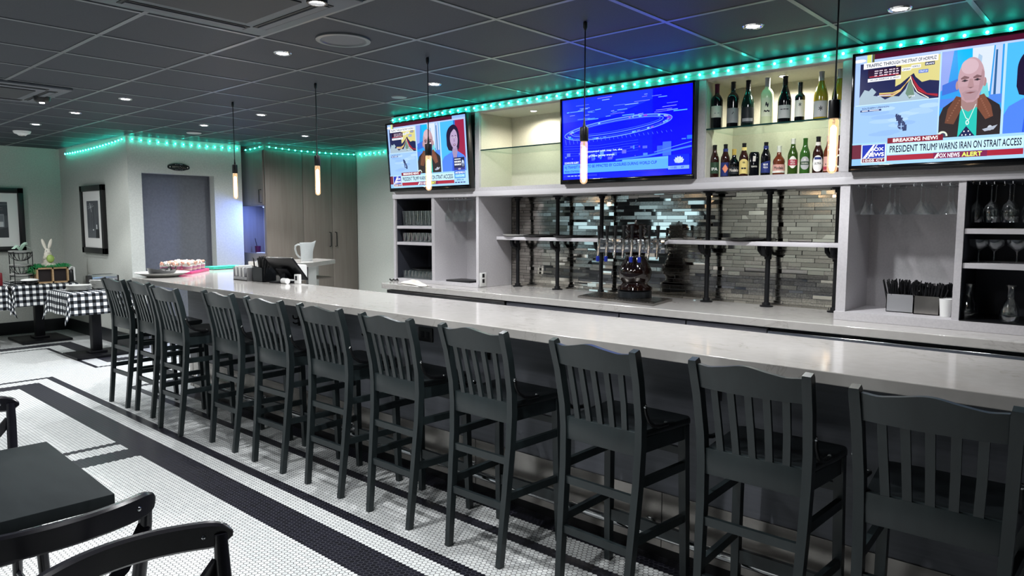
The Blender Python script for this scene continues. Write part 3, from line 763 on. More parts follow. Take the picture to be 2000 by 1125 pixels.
# lower cabinets
def lower_cab(label, x0, x1, zb, splits, shelves, base_y):
    t = thing('display_cabinet', label, 'cabinet', ((x0 + x1) / 2, 4.65, CT))
    for a, b in splits:
        q = MB(); q.box(a, 4.44, zb, b, 4.868, 1.77); q.build('upright', M['lam'], t, False)
    q = MB(); q.box(x0, base_y, CT + .001, x1, 4.868, zb, 0); q.build('base_board', M['lam'], t, False)
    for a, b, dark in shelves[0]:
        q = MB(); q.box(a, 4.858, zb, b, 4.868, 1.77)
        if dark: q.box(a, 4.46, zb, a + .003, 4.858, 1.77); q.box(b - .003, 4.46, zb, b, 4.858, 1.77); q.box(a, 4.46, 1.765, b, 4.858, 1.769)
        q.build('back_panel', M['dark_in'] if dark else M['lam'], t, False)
    for a, b, z in shelves[1]:
        q = MB(); q.box(a, 4.45, z - .028, b, 4.858, z, 0, .001); q.build('shelf', M['lam_edge'], t, False)
lower_cab('grey glassware cabinet at left end of back counter', -5.54, -4.375, 1.002, [(-5.54, -5.51), (-4.985, -4.945), (-4.405, -4.375)], ([(-5.51, -4.985, True), (-4.945, -4.405, False)], [(-5.51, -4.985, 1.512), (-5.51, -4.985, 1.356)]), 4.43)
lower_cab('grey glassware cabinet at right end of back counter', -1.39, RE, 1.025, [(-1.39, -1.335), (-.79, -.755), (-.1, -.065), (RE - .04, RE)], ([(-1.335, -.79, False), (-.755, -.1, True), (-.065, RE - .04, True)], [(-.755, -.1, 1.518), (-.755, -.1, 1.334)]), 4.415)

# ---- pipe shelf
t = thing('pipe_shelf', 'long shelf on black iron pipes across the mirrored wall', 'shelf', (-2.9, 4.75, CT))
q = MB(); q.box(-4.37, 4.66, 1.392, -1.395, 4.85, 1.42, 0, .002); q.build('shelf_board', M['lam_edge'], t)
for x in (-4.215, -3.765, -3.315, -2.39, -1.945, -1.50):
    q = MB(); q.tube([(x, 4.775, CT), (x, 4.775, 1.40)], .0165, 12); q.tube([(x, 4.775, 1.41), (x, 4.775, 1.77)], .0165, 12)
    q.lathe([(.0235, 1.30), (.0235, 1.36)], (x, 4.775, 0), 14); p_ = q.build('pipe_post', M['pipe'], t)
    q = MB(); q.lathe([(.044, CT), (.044, CT + .008), (.026, CT + .012), (.024, CT + .03), (.0165, CT + .03)], (x, 4.775, 0), 20); q.build('flange', M['pipe'], p_)
    q = MB(); q.lathe([(.024, 1.738), (.026, 1.758), (.044, 1.762), (.044, 1.77)], (x, 4.775, 0), 20); q.build('flange', M['pipe'], p_)
    q = MB(); q.tube([(x, 4.775, 1.33), (x, 4.73, 1.33), (x - .0, 4.70, 1.345), (x, 4.69, 1.375), (x, 4.69, 1.392)], .0155, 10); q.tube([(x, 4.775, 1.33), (x - .04, 4.775, 1.335), (x - .06, 4.775, 1.36), (x - .062, 4.775, 1.392)], .0155, 10); q.build('bracket', M['pipe'], p_)
k = thing('plate', 'white oval platter at left end of the pipe shelf', 'plate', (-4.21, 4.74, 1.42))
q = MB(); q.lathe([(.0, .0), (.07, .0), (.115, .018), (.12, .022), (.11, .018), (.07, .006), (0, .006)], (-4.21, 4.74, 1.42), 32); q.build('dish', M['ceram'], k)
for i, (x, l) in enumerate([(-3.95, 'black plate beside the white platter on the pipe shelf'), (-3.62, 'black plate on the pipe shelf left of the beer tower'), (-2.1, 'black plate on the pipe shelf right of the beer tower')]):
    q = MB(); q.lathe([(0, 0), (.07, 0), (.125, .014), (.128, .018), (.07, .006), (0, .006)], (x, 4.735, 1.42), 32); tag(q.build('plate', M['black'], None), l, 'plate')

# ---- beer tower and drip tray
t = thing('drip_tray', 'flat steel drip tray under the beer tower', 'drip tray', (-2.92, 4.48, CT))
q = MB(); q.prism([(-3.24, 4.36), (-2.53, 4.27), (-2.60, 4.66), (-3.32, 4.73)], CT, CT + .016); q.build('tray', M['steel'], t)
q = MB()
for i in range(24):
    u = (i + .5) / 24; a = Vector((-3.22, 4.375)).lerp(Vector((-2.55, 4.29)), u); b = Vector((-3.29, 4.71)).lerp(Vector((-2.62, 4.645)), u)
    q.beam((a.x, a.y, CT + .018), (b.x, b.y, CT + .018), .012, .003)
q.build('grate', M['steel'], t, False)
M['tower'] = mat('dark_brown_glazed_ceramic', '140705', 0.08, 0.0, 0.6, coat=0.6)
TX, TY, TZ = -2.86, 4.56, CT + .02
t = thing('beer_tower', 'dark brown glazed ceramic beer tower with a row of taps', 'beer tap tower', (TX, TY, TZ))
q = MB(); q.lathe([(.125, 0), (.125, .045), (.118, .05), (.112, .05)], (TX, TY, TZ), 40); q.build('base_ring', M['fridge'], t)
q = MB(); q.lathe([(.118, .05), (.130, .058), (.126, .075), (.098, .092), (.092, .105), (.112, .135), (.124, .175), (.118, .21), (.092, .26), (.072, .295), (.070, .305), (.076, .315), (.070, .318), (.078, .325), (.100, .332)], (TX, TY, TZ), 48); q.build('vase_body', M['tower'], t)
bx = MB()
bar_a = Vector((-3.11, 4.465)); bar_b = Vector((-2.615, 4.585))
dv = (bar_b - bar_a).normalized(); ang = math.atan2(dv.y, dv.x); cc = (bar_a + bar_b) / 2
bx.rbox((cc.x, cc.y, TZ + .380), ((bar_b - bar_a).length, .085, .10), ang, 0, 0, 0, .004); bx.build('tap_bar', M['chrome'], t)
q = MB(); q.lathe([(.095, .430), (.10, .440), (.070, .450), (.062, .464), (.080, .488), (.083, .506), (.062, .517), (.072, .532), (.068, .538), (.03, .542), (.010, .544), (.008, .562), (.005, .570), (0, .571)], (TX, TY, TZ), 40); q.build('lid', M['tower'], t)
nv = Vector((dv.y, -dv.x))
for i in range(8):
    p = bar_a.lerp(bar_b, (i + .45) / 8) + nv * .045
    e = p + nv * .055
    q = MB(); z = TZ + .388
    q.tube([(p.x, p.y, z), (e.x, e.y, z)], .011, 10); q.lathe([(.018, 0), (.018, -.006)], (p.x, p.y, z), 12, 0, 'Y')
    q.tube([(e.x, e.y, z + .045), (e.x, e.y, z - .01), (e.x + nv.x * .012, e.y + nv.y * .012, z - .05), (e.x + nv.x * .022, e.y + nv.y * .022, z - .095)], .0095, 10, 0, [.9, 1.3, 1.0, .75])
    f_ = q.build('faucet', M['chrome'], t)
    q = MB(); q.lathe([(.007, .045), (.009, .052), (.010, .075), (.0145, .135), (.0135, .142), (0, .143)], (e.x, e.y, z), 14); q.build('tap_handle', M['black'], f_)
    if i in (0, 1, 4, 5):
        q = MB(); q.lathe([(.011, -.028), (.013, -.022), (.013, .01), (.011, .012)], (e.x + nv.x * .022, e.y + nv.y * .022, z - .095), 12); q.build('tap_cap', mat('blue_cap', '1a2f9c', .35) if i == 0 else bpy.data.materials['blue_cap'], f_)

# ---- televisions
SK, LB, WH, NV = '8fb4ff', 'a9d8ff', 'f4f8ff', '0d1440'
def man(P, u0, v0, u1, v1):
    X = lambda a: u0 + a * (u1 - u0)
    Y = lambda b: v0 + b * (v1 - v0)
    W, H = u1 - u0, v1 - v0
    P.rect(u0, v0, u1, v1, '2f9be8')
    P.poly([(X(0), Y(.55)), (X(.12), Y(.6)), (X(.2), Y(1)), (X(0), Y(1))], '8fa3e8'); P.poly([(X(.3), Y(.62)), (X(.5), Y(.7)), (X(.55), Y(1)), (X(.25), Y(1))], '10b4f4')
    P.poly([(X(.52), Y(.55)), (X(.8), Y(.5)), (X(.84), Y(1)), (X(.5), Y(1))], 'd7e2f2'); P.poly([(X(.82), Y(.4)), (X(.97), Y(.4)), (X(.97), Y(1)), (X(.86), Y(1))], 'b9cdf0')
    P.poly([(X(.03), Y(.5)), (X(.3), Y(.54)), (X(.3), Y(.68)), (X(.03), Y(.62))], '3d6fd6'); P.poly([(X(.86), Y(.4)), (X(.90), Y(.4)), (X(.90), Y(.95)), (X(.87), Y(.95))], '2c5f96')
    P.poly([(X(.55), Y(.62)), (X(.63), Y(.6)), (X(.66), Y(.9)), (X(.6), Y(.93))], 'a7c4e0'); P.rect(X(0), Y(.36), X(1), Y(.46), '4f86e6'); P.poly([(X(.65), Y(.4)), (X(.8), Y(.44)), (X(.76), Y(.6)), (X(.68), Y(.56))], '6fd0d8')
    # jacket, shirt
    P.poly([(X(0), Y(0)), (X(0), Y(.26)), (X(.06), Y(.36)), (X(.28), Y(.46)), (X(.74), Y(.45)), (X(.97), Y(.34)), (X(1), Y(.27)), (X(1), Y(0))], '2b2426')
    P.poly([(X(.32), Y(0)), (X(.35), Y(.34)), (X(.62), Y(.34)), (X(.63), Y(0))], '25c0b4')
    P.poly([(X(.10), Y(.18)), (X(.14), Y(.34)), (X(.27), Y(.48)), (X(.36), Y(.46)), (X(.37), Y(.33)), (X(.25), Y(.16))], '6e4433')
    P.poly([(X(.61), Y(.34)), (X(.62), Y(.46)), (X(.72), Y(.48)), (X(.84), Y(.34)), (X(.88), Y(.22)), (X(.76), Y(.19))], '7a4a38')
    for k in range(9): P.ell(X(.15 + .022 * k), Y(.21 + .027 * k), W * .015, H * .008, '8d5f4a', 8); P.ell(X(.82 - .018 * k), Y(.23 + .024 * k), W * .015, H * .008, '925f4b', 8)
    # neck, head
    P.poly([(X(.36), Y(.34)), (X(.35), Y(.52)), (X(.62), Y(.52)), (X(.62), Y(.34)), (X(.48), Y(.29))], 'a2807f')
    P.ell(X(.28), Y(.60), W * .028, H * .05, 'b28d90'); P.ell(X(.72), Y(.61), W * .028, H * .05, 'ae8688')
    P.ell(X(.50), Y(.66), W * .215, H * .24, 'c09da6', 40); P.poly([(X(.31), Y(.58)), (X(.36), Y(.44)), (X(.45), Y(.395)), (X(.55), Y(.395)), (X(.64), Y(.44)), (X(.69), Y(.58))], 'bb979f')
    P.ell(X(.47), Y(.80), W * .14, H * .085, 'd0b2bc', 30); P.poly([(X(.62), Y(.48)), (X(.70), Y(.58)), (X(.71), Y(.72)), (X(.67), Y(.76)), (X(.64), Y(.62))], 'ae8a92')
    P.poly([(X(.36), Y(.505)), (X(.42), Y(.42)), (X(.58), Y(.42)), (X(.64), Y(.505)), (X(.58), Y(.53)), (X(.42), Y(.53))], 'ae8e96')
    for a, b in ((.34, .46), (.54, .66)):
        P.poly([(X(a - .01), Y(.675)), (X(a + .05), Y(.70)), (X(b + .01), Y(.68)), (X(b), Y(.665)), (X(a), Y(.66))], '7d5d62'); P.poly([(X(a), Y(.642)), (X(a + .06), Y(.66)), (X(b), Y(.642)), (X(a + .06), Y(.63))], '4d3b42')
        P.ell(X((a + b) / 2), Y(.645), W * .012, H * .010, '23252f', 10)
    P.poly([(X(.475), Y(.66)), (X(.525), Y(.66)), (X(.555), Y(.565)), (X(.50), Y(.55)), (X(.445), Y(.565))], 'b08b90'); P.poly([(X(.455), Y(.566)), (X(.545), Y(.566)), (X(.50), Y(.552))], '7e5f66')
    P.poly([(X(.41), Y(.505)), (X(.5), Y(.513)), (X(.59), Y(.507)), (X(.5), Y(.494))], '7f5458')
    P.line([(X(.36), Y(.36)), (X(.45), Y(.22)), (X(.5), Y(.2)), (X(.6), Y(.37))], H * .008, 'd9f4ea'); P.ell(X(.475), Y(.17), W * .03, H * .03, 'd9f4ea', 12); P.ell(X(.475), Y(.17), W * .014, H * .016, '25c0b4', 10)
    P.poly([(X(.32), Y(0)), (X(.46), Y(.13)), (X(.62), Y(0))], '1b2150')
    for a, b in ((.40, .03), (.46, .03), (.53, .03), (.43, .07), (.5, .07)): P.ell(X(a), Y(b), W * .012, H * .010, 'ffffff', 5)
    P.ell(X(.84), Y(.09), W * .04, H * .03, 'c9d0dc', 10); P.poly([(X(.72), Y(.08)), (X(.84), Y(.10)), (X(.96), Y(.12)), (X(.9), Y(.07)), (X(.76), Y(.055))], 'aeb6c6')
    P.ell(X(.07), Y(.03), W * .09, H * .06, 'dfe8d8', 20, 0, PI); P.ell(X(.08), Y(.04), W * .05, H * .03, '39425a', 8)
def woman(P, u0, v0, u1, v1):
    X = lambda a: u0 + a * (u1 - u0)
    Y = lambda b: v0 + b * (v1 - v0)
    W, H = u1 - u0, v1 - v0
    P.rect(u0, v0, u1, v1, '4bb8ff'); P.poly([(X(.52), Y(0)), (X(.56), Y(1)), (X(1), Y(1)), (X(1), Y(0))], '9a1f45'); P.poly([(X(.42), Y(0)), (X(.48), Y(1)), (X(.56), Y(1)), (X(.52), Y(0))], '2b6fc8')
    hair = []
    for i in range(25):
        a = PI * i / 24; hair.append((X(.46 + .27 * math.cos(a)), Y(.70 + .22 * math.sin(a))))
    hair += [(X(.19), Y(.52)), (X(.24), Y(.43)), (X(.40), Y(.40)), (X(.62), Y(.40)), (X(.70), Y(.46)), (X(.74), Y(.60))]
    P.poly(hair, '1d1334')
    P.poly([(X(0), Y(0)), (X(.0), Y(.22)), (X(.08), Y(.31)), (X(.36), Y(.40)), (X(.62), Y(.40)), (X(.92), Y(.31)), (X(1), Y(.24)), (X(1), Y(0))], '4f84ff')
    P.poly([(X(.38), Y(.2)), (X(.36), Y(.42)), (X(.40), Y(.48)), (X(.60), Y(.48)), (X(.62), Y(.42)), (X(.54), Y(.14))], 'a08fb4')
    P.ell(X(.48), Y(.64), W * .175, H * .19, 'b6a0c4', 28); P.poly([(X(.32), Y(.56)), (X(.40), Y(.47)), (X(.48), Y(.445)), (X(.56), Y(.47)), (X(.64), Y(.56))], 'b09ac0')
    P.poly([(X(.28), Y(.62)), (X(.34), Y(.76)), (X(.50), Y(.84)), (X(.46), Y(.88)), (X(.28), Y(.84))], '1d1334'); P.poly([(X(.5), Y(.84)), (X(.62), Y(.78)), (X(.66), Y(.62)), (X(.74), Y(.7)), (X(.62), Y(.88))], '1d1334')
    for a, b in ((.36, .455), (.51, .60)):
        P.poly([(X(a - .01), Y(.695)), (X(a + .04), Y(.715)), (X(b), Y(.70)), (X(b), Y(.69)), (X(a + .04), Y(.70))], '3a2748'); P.ell(X((a + b) / 2), Y(.665), W * .04, H * .012, 'efe9f6', 12); P.ell(X((a + b) / 2), Y(.665), W * .017, H * .012, '251a38', 10)
    P.poly([(X(.465), Y(.66)), (X(.495), Y(.66)), (X(.52), Y(.59)), (X(.48), Y(.578)), (X(.44), Y(.59))], 'a087b0'); P.ell(X(.48), Y(.525), W * .06, H * .018, '6a3858', 14); P.ell(X(.48), Y(.527), W * .035, H * .006, 'e9e0ee', 10)
    P.poly([(X(.32), Y(0)), (X(.37), Y(.36)), (X(.46), Y(.10)), (X(.42), Y(0))], '2d5ce0'); P.poly([(X(.66), Y(0)), (X(.60), Y(.36)), (X(.50), Y(.10)), (X(.54), Y(0))], '2d5ce0')
def news(P):
    P.rect(0, 0, 1, 1, 'a4c4ff'); P.rect(0, .0, 1, .30, '9bd0ff'); P.rect(.06, .955, .80, 1, '4a0c28'); P.rect(.80, .965, 1, 1, '8fb4ff'); P.rect(0, .94, 1, .953, 'b9c9ff')
    P.rect(.035, .93, .05, 1, 'd9e27e'); P.rect(.052, .93, .06, 1, '5a5f3a'); P.ell(.012, .955, .02, .015, 'ffffff', 14)
    P.rect(.015, .555, .345, .925, '1c2250')
    P.poly([(.14, .925), (.345, .925), (.345, .70), (.30, .715), (.265, .705), (.235, .755), (.225, .79), (.205, .765), (.165, .71), (.14, .69)], 'd8cf86')
    P.poly([(.015, .62), (.03, .69), (.045, .675), (.055, .70), (.07, .66), (.06, .63), (.085, .615), (.10, .585), (.13, .61), (.16, .60), (.19, .66), (.208, .74), (.222, .69), (.232, .63), (.26, .59), (.30, .555), (.015, .555)], 'a6bccb')
    P.poly([(.19, .62), (.208, .74), (.222, .69), (.232, .60), (.21, .57)], '6d8a78')
    for k in range(5): P.line([(.08, .645 - .006 * k), (.13, .64 - .008 * k), (.165, .66 - .004 * k), (.19, .705), (.214, .765 - .005 * k)], .005, ['f0d060', 'e8e0a0', 'c86030', 'f4f0c0', 'e0b040'][k])
    for k in range(6): P.line([(.214, .77), (.228, .725 - .006 * k), (.25, .665 - .008 * k), (.29, .60 - .002 * k), (.34, .585 - .004 * k)], .006, ['c0182c', 'a01838', '801838', 'd04038', '901830', '601830'][k])
    P.line([(.210, .765), (.222, .70), (.245, .625), (.30, .56)], .007, 'fff6e0')
    P.rect(.04, .79, .165, .865, '2a1030'); P.rect(.04, .755, .165, .785, WH); P.text('AS OF MARCH 25, 3PM ET', .048, .762, .158, .778, '20243a'); P.line([(.045, .80), (.155, .80)], .008, 'c83848')
    for k in range(3):
        for j in range(6): P.rect(.062 + .016 * j, .842 - .02 * k, .075 + .016 * j - .002 * ((j + k) % 3), .852 - .02 * k, 'd8c8d8')
    for u, v, s_, c1, c2 in ((.19, .83, 'OMAN', WH, '20243a'), (.235, .845, 'HORMUZ', WH, '20243a'), (.298, .855, 'IRAN', '2a3060', WH), (.27, .795, 'STRAIT OF', '5878d0', WH)):
        P.rect(u - .022, v - .013, u + .022, v + .016, c1); P.text(s_, u - .018, v - .007, u + .018, v + .009, c2)
    P.text('OMAN', .205, .585, .235, .60, WH); P.line([(.075, .622), (.12, .62)], .008, 'c8d0f0'); P.rect(.025, .875, .335, .93, WH); P.text('TRAFFIC THROUGH THE STRAIT OF HORMUZ', .033, .887, .327, .917, '16182c')
    P.rect(.0, .20, .345, .545, '9cc4f8')
    for i in range(14):
        a = random.Random(i); P.ell(.03 + .29 * a.random(), .25 + .26 * a.random(), .05, .02, ['a8ccff', '92baf4', 'b2d4ff'][i % 3], 14)
    for i in range(34):
        a = random.Random(50 + i); k = a.random(); P.rect(.135 + .05 * k + .02 * a.random(), .44 - .13 * k - .03 * a.random(), .135 + .05 * k + .028 * a.random() + .006, .44 - .13 * k + .012 * a.random(), '2f3c66')
    P.ell(.178, .335, .018, .03, '3a4874', 10); P.rect(.165, .33, .19, .336, 'a8ccff'); P.rect(.176, .31, .180, .36, 'a8ccff')
    P.text('SOUTHERN LEBANON', .025, .512, .115, .526, '20305c'); P.rect(.02, .488, .09, .505, '28346a'); P.line([(.025, .497), (.045, .497)], .008, 'dfe6ff'); P.line([(.05, .497), (.082, .497)], .008, 'dfe6ff')
    P.rect(.005, .545, .35, .553, 'c4e6ff'); man(P, .358, .195, .665, .935); P.rect(.345, .195, .358, .94, 'b4dcff'); P.rect(.665, .195, .682, .94, 'b4dcff'); woman(P, .682, .195, .975, .935)
    P.rect(.0, .0, 1, .205, 'a2d4ff'); P.rect(0, .06, .03, .19, '6a1c34'); P.rect(0, .0, .03, .06, '8fc4ff')
    P.rect(.115, .185, .385, .235, '7c1428'); P.rect(.135, .19, .365, .232, '8c1830'); P.text('BREAKING NEWS', .142, .195, .358, .228, 'ffffff', .04)
    P.rect(.115, .085, .79, .182, 'c6ecff'); P.text('PRESIDENT TRUMP WARNS IRAN ON STRAIT ACCESS', .128, .102, .78, .164, '15182e', .02)
    P.rect(.115, .03, .79, .078, 'a82038'); P.rect(.335, .028, .61, .08, '7c1a50'); P.text('FOX NEWS', .36, .034, .475, .072, 'f4f4ff', .04); P.text('ALERT', .485, .034, .585, .072, 'e8ff70', .04); P.poly([(.338, .03), (.352, .03), (.368, .076), (.36, .076)], 'ffffff')
    P.rect(.028, .02, .112, .188, 'e6f0ff'); P.rect(.032, .062, .108, .184, '1430b4'); P.poly([(.034, .064), (.044, .064), (.075, .182), (.068, .182)], 'ffffff'); P.poly([(.05, .064), (.055, .064), (.084, .182), (.08, .182)], 'dfe6ff')
    P.text('FOX', .062, .125, .104, .158, 'ffffff', .05); P.text('NEWS', .046, .075, .106, .112, 'ffffff', .05); P.rect(.032, .026, .108, .058, '7a1430'); P.text('10:05 CT', .036, .031, .104, .053, 'ffffff', .03)
    P.rect(.80, .215, .955, .40, '1b1f4a'); P.line([(.81, .375), (.90, .375)], .012, WH)
    for k in range(2):
        for j in range(4): P.rect(.81 + .024 * j, .325 - .04 * k, .828 + .024 * j, .35 - .04 * k, WH)
    P.ell(.93, .31, .018, .05, 'c6d4ee', 14); P.ell(.93, .29, .012, .03, '5a6688', 10); P.rect(.80, .215, .955, .25, '26308a'); P.text('NOW', .86, .221, .895, .244, WH)
    P.rect(.80, .10, .955, .205, '2a66c8'); P.text('ARTEMIS II', .81, .165, .945, .195, WH, .04); P.rect(.805, .108, .95, .158, '58b8ff'); P.text('COUNTDOWN', .815, .116, .94, .15, 'd4f4ff', .03)
    P.text('09:01:14', .83, .062, .925, .088, '1c6a94', .03)
    for k in range(4): P.rect(.80 + .04 * k, .03, .83 + .04 * k, .045, '1c2c7c')
def stadium(P):
    def B(l, g=0.0): return (l * .06 + g * .25, l * .10 + g * .45, 1.0 + l * .9 if l < .5 else 1.3)
    P.rect(0, 0, 1, 1, (.0, .004, 1.05)); P.poly([(.0, .72), (.4, .74), (.75, .9), (.75, 1), (0, 1)], (.005, .02, .95)); P.poly([(0, .36), (.62, .40), (1, .50), (1, .15), (0, .15)], (.0, .004, .75)); P.poly([(.72, .2), (.72, 1), (1, 1), (1, .2)], (.0, .0, 1.25))
    for i in range(40):
        a = random.Random(i * 3); u = a.random() * .9; v = .72 + .26 * a.random() ** 1.4; L = .02 + .10 * a.random()
        P.line([(u, v), (u + L, v + .004 * a.random())], .004 + .006 * a.random(), (.05 + .14 * a.random(), .12 + .2 * a.random(), 1.2))
    for k, (ru, rv, vv) in enumerate(((.42, .105, .60), (.40, .09, .605), (.36, .07, .61), (.34, .055, .615))):
        pts = [(.44 + ru * math.cos(2 * PI * i / 48), vv + rv * math.sin(2 * PI * i / 48) + .12 * ru * math.cos(2 * PI * i / 48)) for i in range(49)]
        if k == 2: P.poly(pts[:-1], (.0, .003, .55))
        P.line(pts, .006 + .004 * (k == 0), (.10, .22, 1.25) if k % 2 == 0 else (.03, .08, 1.1))
    for i in range(46):
        a = random.Random(900 + i); th = 2 * PI * a.random(); u = .44 + .39 * math.cos(th); v = .60 + .095 * math.sin(th) + .05 * math.cos(th)
        P.rect(u, v - .012, u + .006 + .02 * a.random(), v + .008, (.18 * a.random(), .35 * a.random(), 1.2))
    for i in range(26):
        u = .03 + .033 * i; P.line([(u, .50 + .06 * (u - .44) ** 2), (u + .008, .455 + .06 * (u - .3))], .003, (.10, .2, 1.1))
    for k in range(5): P.line([(.02, .42 - .03 * k), (.3, .40 - .03 * k), (.62, .43 - .03 * k)], .003, (.03, .07, 1.1))
    for i in range(34):
        a = random.Random(400 + i); u = a.random(); v = .22 + .16 * a.random() * (.4 + u); P.rect(u, v, u + .008 + .03 * a.random(), v + .01 + .04 * a.random(), (.01 + .09 * a.random(), .02 + .18 * a.random(), .6 + .6 * a.random()))
    P.rect(.80, .22, .86, .38, (.03, .09, 1.1)); P.rect(.76, .25, .80, .34, (.02, .06, .9)); P.line([(.45, .21), (.7, .235), (1, .31)], .02, (.03, .12, 1.2)); P.line([(.74, .27), (1, .36)], .008, (.06, .16, 1.2))
    P.text('be announced with may 1st, the', .175, .318, .50, .345, (.45, .62, 1.2), .03); P.text('head of New Jersey transit', .175, .262, .44, .292, (.45, .62, 1.2), .03)
    P.rect(.02, .19, .15, .225, (.03, .05, .7)); P.text('COMMUTER ALERT', .025, .196, .145, .218, (.5, .65, 1.2), .02)
    P.rect(.015, .075, .84, .188, (.06, .25, 1.3)); P.poly([(.5, .188), (.84, .188), (.84, .215), (.5, .205)], (.08, .28, 1.3)); P.text('NJ TRANSIT RIDERS TO BE IMPACTED BY CLOSURES DURING WORLD CUP', .025, .125, .76, .172, (.005, .012, .30), .02); P.text('PENN STATION', .025, .086, .15, .112, (.005, .012, .30), .02)
    P.rect(.84, .105, .985, .225, (.0, .01, .85)); P.rect(.84, .06, .985, .10, (.12, .25, 1.1)); P.text('11:05', .86, .068, .90, .092, (.01, .02, .3), .02); P.text('47', .93, .068, .95, .092, (.01, .02, .3), .02)
    for k in range(6):
        a = PI * (.08 + .168 * k); cu, cv = .915 + .024 * math.cos(a), .145 + .035 * math.sin(a)
        P.poly([(.915, .128), (cu + .013 * math.sin(a), cv - .02 * math.cos(a)), (cu + .012 * math.cos(a), cv + .018 * math.sin(a) + .012), (cu - .013 * math.sin(a), cv + .02 * math.cos(a))], (.28, .36, 1.2) if k % 2 else (.34, .42, 1.2))
    P.rect(.015, .03, .3, .055, (.01, .02, .55)); P.rect(.55, .055, .83, .07, (.01, .01, .3))
    for j in range(5): P.rect(.05 + .03 * j, .036, .072 + .03 * j, .048, (.2, .3, 1.0))
def tv(x0, z0, wd, ht, y, tilt, label, fn, twist=0.0, warp=None):
    t = thing('television', label, 'television', (x0 + wd / 2, y, z0))
    bz = .016; bb = .035
    q = MB(); ox, oy, oz = x0 + wd / 2, y, z0
    q.box(x0, y, z0, x0 + wd, y + .045, z0 + ht, 0, .004); q.box(x0 + .2, y + .045, z0 + .1, x0 + wd - .2, y + .08, z0 + ht - .1); q.build('casing', M['black'], t)
    q = MB(); e = .012
    for a in ((x0, z0, x0 + wd, z0 + bb), (x0, z0 + ht - bz, x0 + wd, z0 + ht), (x0, z0, x0 + bz, z0 + ht), (x0 + wd - bz, z0, x0 + wd, z0 + ht)): q.box(a[0], y - e, a[1], a[2], y, a[3], 0, .003)
    q.build('bezel', M['bezel'], t)
    P = Pic(wd - 2 * bz, ht - bz - bb, .00003, warp); fn(P)
    P.build('screen', M['screen_blue'] if fn is stadium else M['screen'], t, (-(wd / 2 - bz), -.001, bb))
    q = MB(); q.rbox((ox, y + .10, z0 + ht * .45), (.3, .06, .25)); q.rbox((ox, y + .22, z0 + ht * .45), (.08, .26, .08)); q.build('wall_mount', M['blackm'], t)
    t.rotation_euler = (tilt, 0, twist)
M['bezel'] = mat('gloss_black_bezel', '08090c', 0.12)
tv(-5.535, 1.838, 1.125, .645, 4.40, .075, 'left television showing news, hung above the shelves of small glasses', news, -.02, [(0, 0), (.028, .04), (.115, .16), (.345, .378), (.358, .39), (.665, .681), (.682, .698), (.79, .83), (1, 1)])
tv(-3.44, 1.838, 1.125, .645, 4.405, .02, 'middle television with a deep blue stadium picture', stadium)
tv(-1.335, 1.838, 1.14, .66, 4.40, .02, 'right television showing news, cut off by the right edge of the photo', news, 0.0, [(0, 0), (.028, .044), (.115, .165), (.345, .381), (.358, .387), (.665, .635), (.682, .645), (.79, .728), (.98, .93), (1, 1)])

# ================================================================ BOTTLES AND GLASSES
def facing(x, y): return math.atan2(-y, -x)
M['gl_black'] = mat('black_bottle_glass', '07090d', 0.07, spec=0.6); M['gl_brown'] = mat('brown_bottle_glass', '2a1310', 0.09, spec=0.6); M['gl_amber'] = mat('amber_bottle_glass', '5e2c1a', 0.10, spec=0.6)
M['gl_green'] = mat('green_bottle_glass', '30491a', 0.10, spec=0.6); M['gl_dgreen'] = mat('dark_green_bottle_glass', '0d1d18', 0.08, spec=0.6); M['gl_yel'] = mat('golden_wine_glass', '8f7d24', 0.10, spec=0.6)
M['gl_pale'] = mat('pale_wine_glass', 'd7dcb4', 0.08, spec=0.5); M['gl_lgreen'] = mat('bright_green_glass', '2f5722', 0.10, spec=0.6)
for k, c in dict(lw='d9d5cc', lg='8f8f93', ldk='1c2026', lgrn='2c4634', lblu='23306c', lyel='d8c47a', lred='a33044', lsil='a7a7a8', lcream='dfe0c6', gold='b49a4a', maroon='4a1432', lpink='c9988f', lorange='e08a6a', lwhite='e9e9e6').items(): M[k] = mat('label_' + k, c, 0.5, spec=0.3)
M['foil_s'] = mat('silver_foil', 'b9bfc2', 0.3, 0.7); M['foil_k'] = mat('black_foil', '101216', 0.25); M['foil_w'] = mat('pale_foil', 'cfd2c4', 0.35)
PROF = {
 'bordeaux': [(0, .0), (.034, 0), (.0385, .005), (.0385, .185), (.037, .2), (.028, .217), (.0165, .228), (.0145, .24)],
 'burgundy': [(0, .0), (.036, 0), (.041, .005), (.041, .13), (.039, .15), (.030, .185), (.019, .215), (.0148, .235)],
 'slim': [(0, .0), (.026, 0), (.030, .005), (.030, .145), (.028, .158), (.017, .17), (.013, .178), (.0125, .19)],
 'beer': [(0, 0), (.027, 0), (.0305, .004), (.0305, .118), (.0285, .135), (.019, .16), (.0145, .175), (.0125, .2)],
 'stubby': [(0, 0), (.034, 0), (.038, .004), (.0375, .05), (.035, .075), (.037, .085), (.034, .1), (.020, .12), (.0145, .13), (.0125, .155)]}
NECKR = .0148
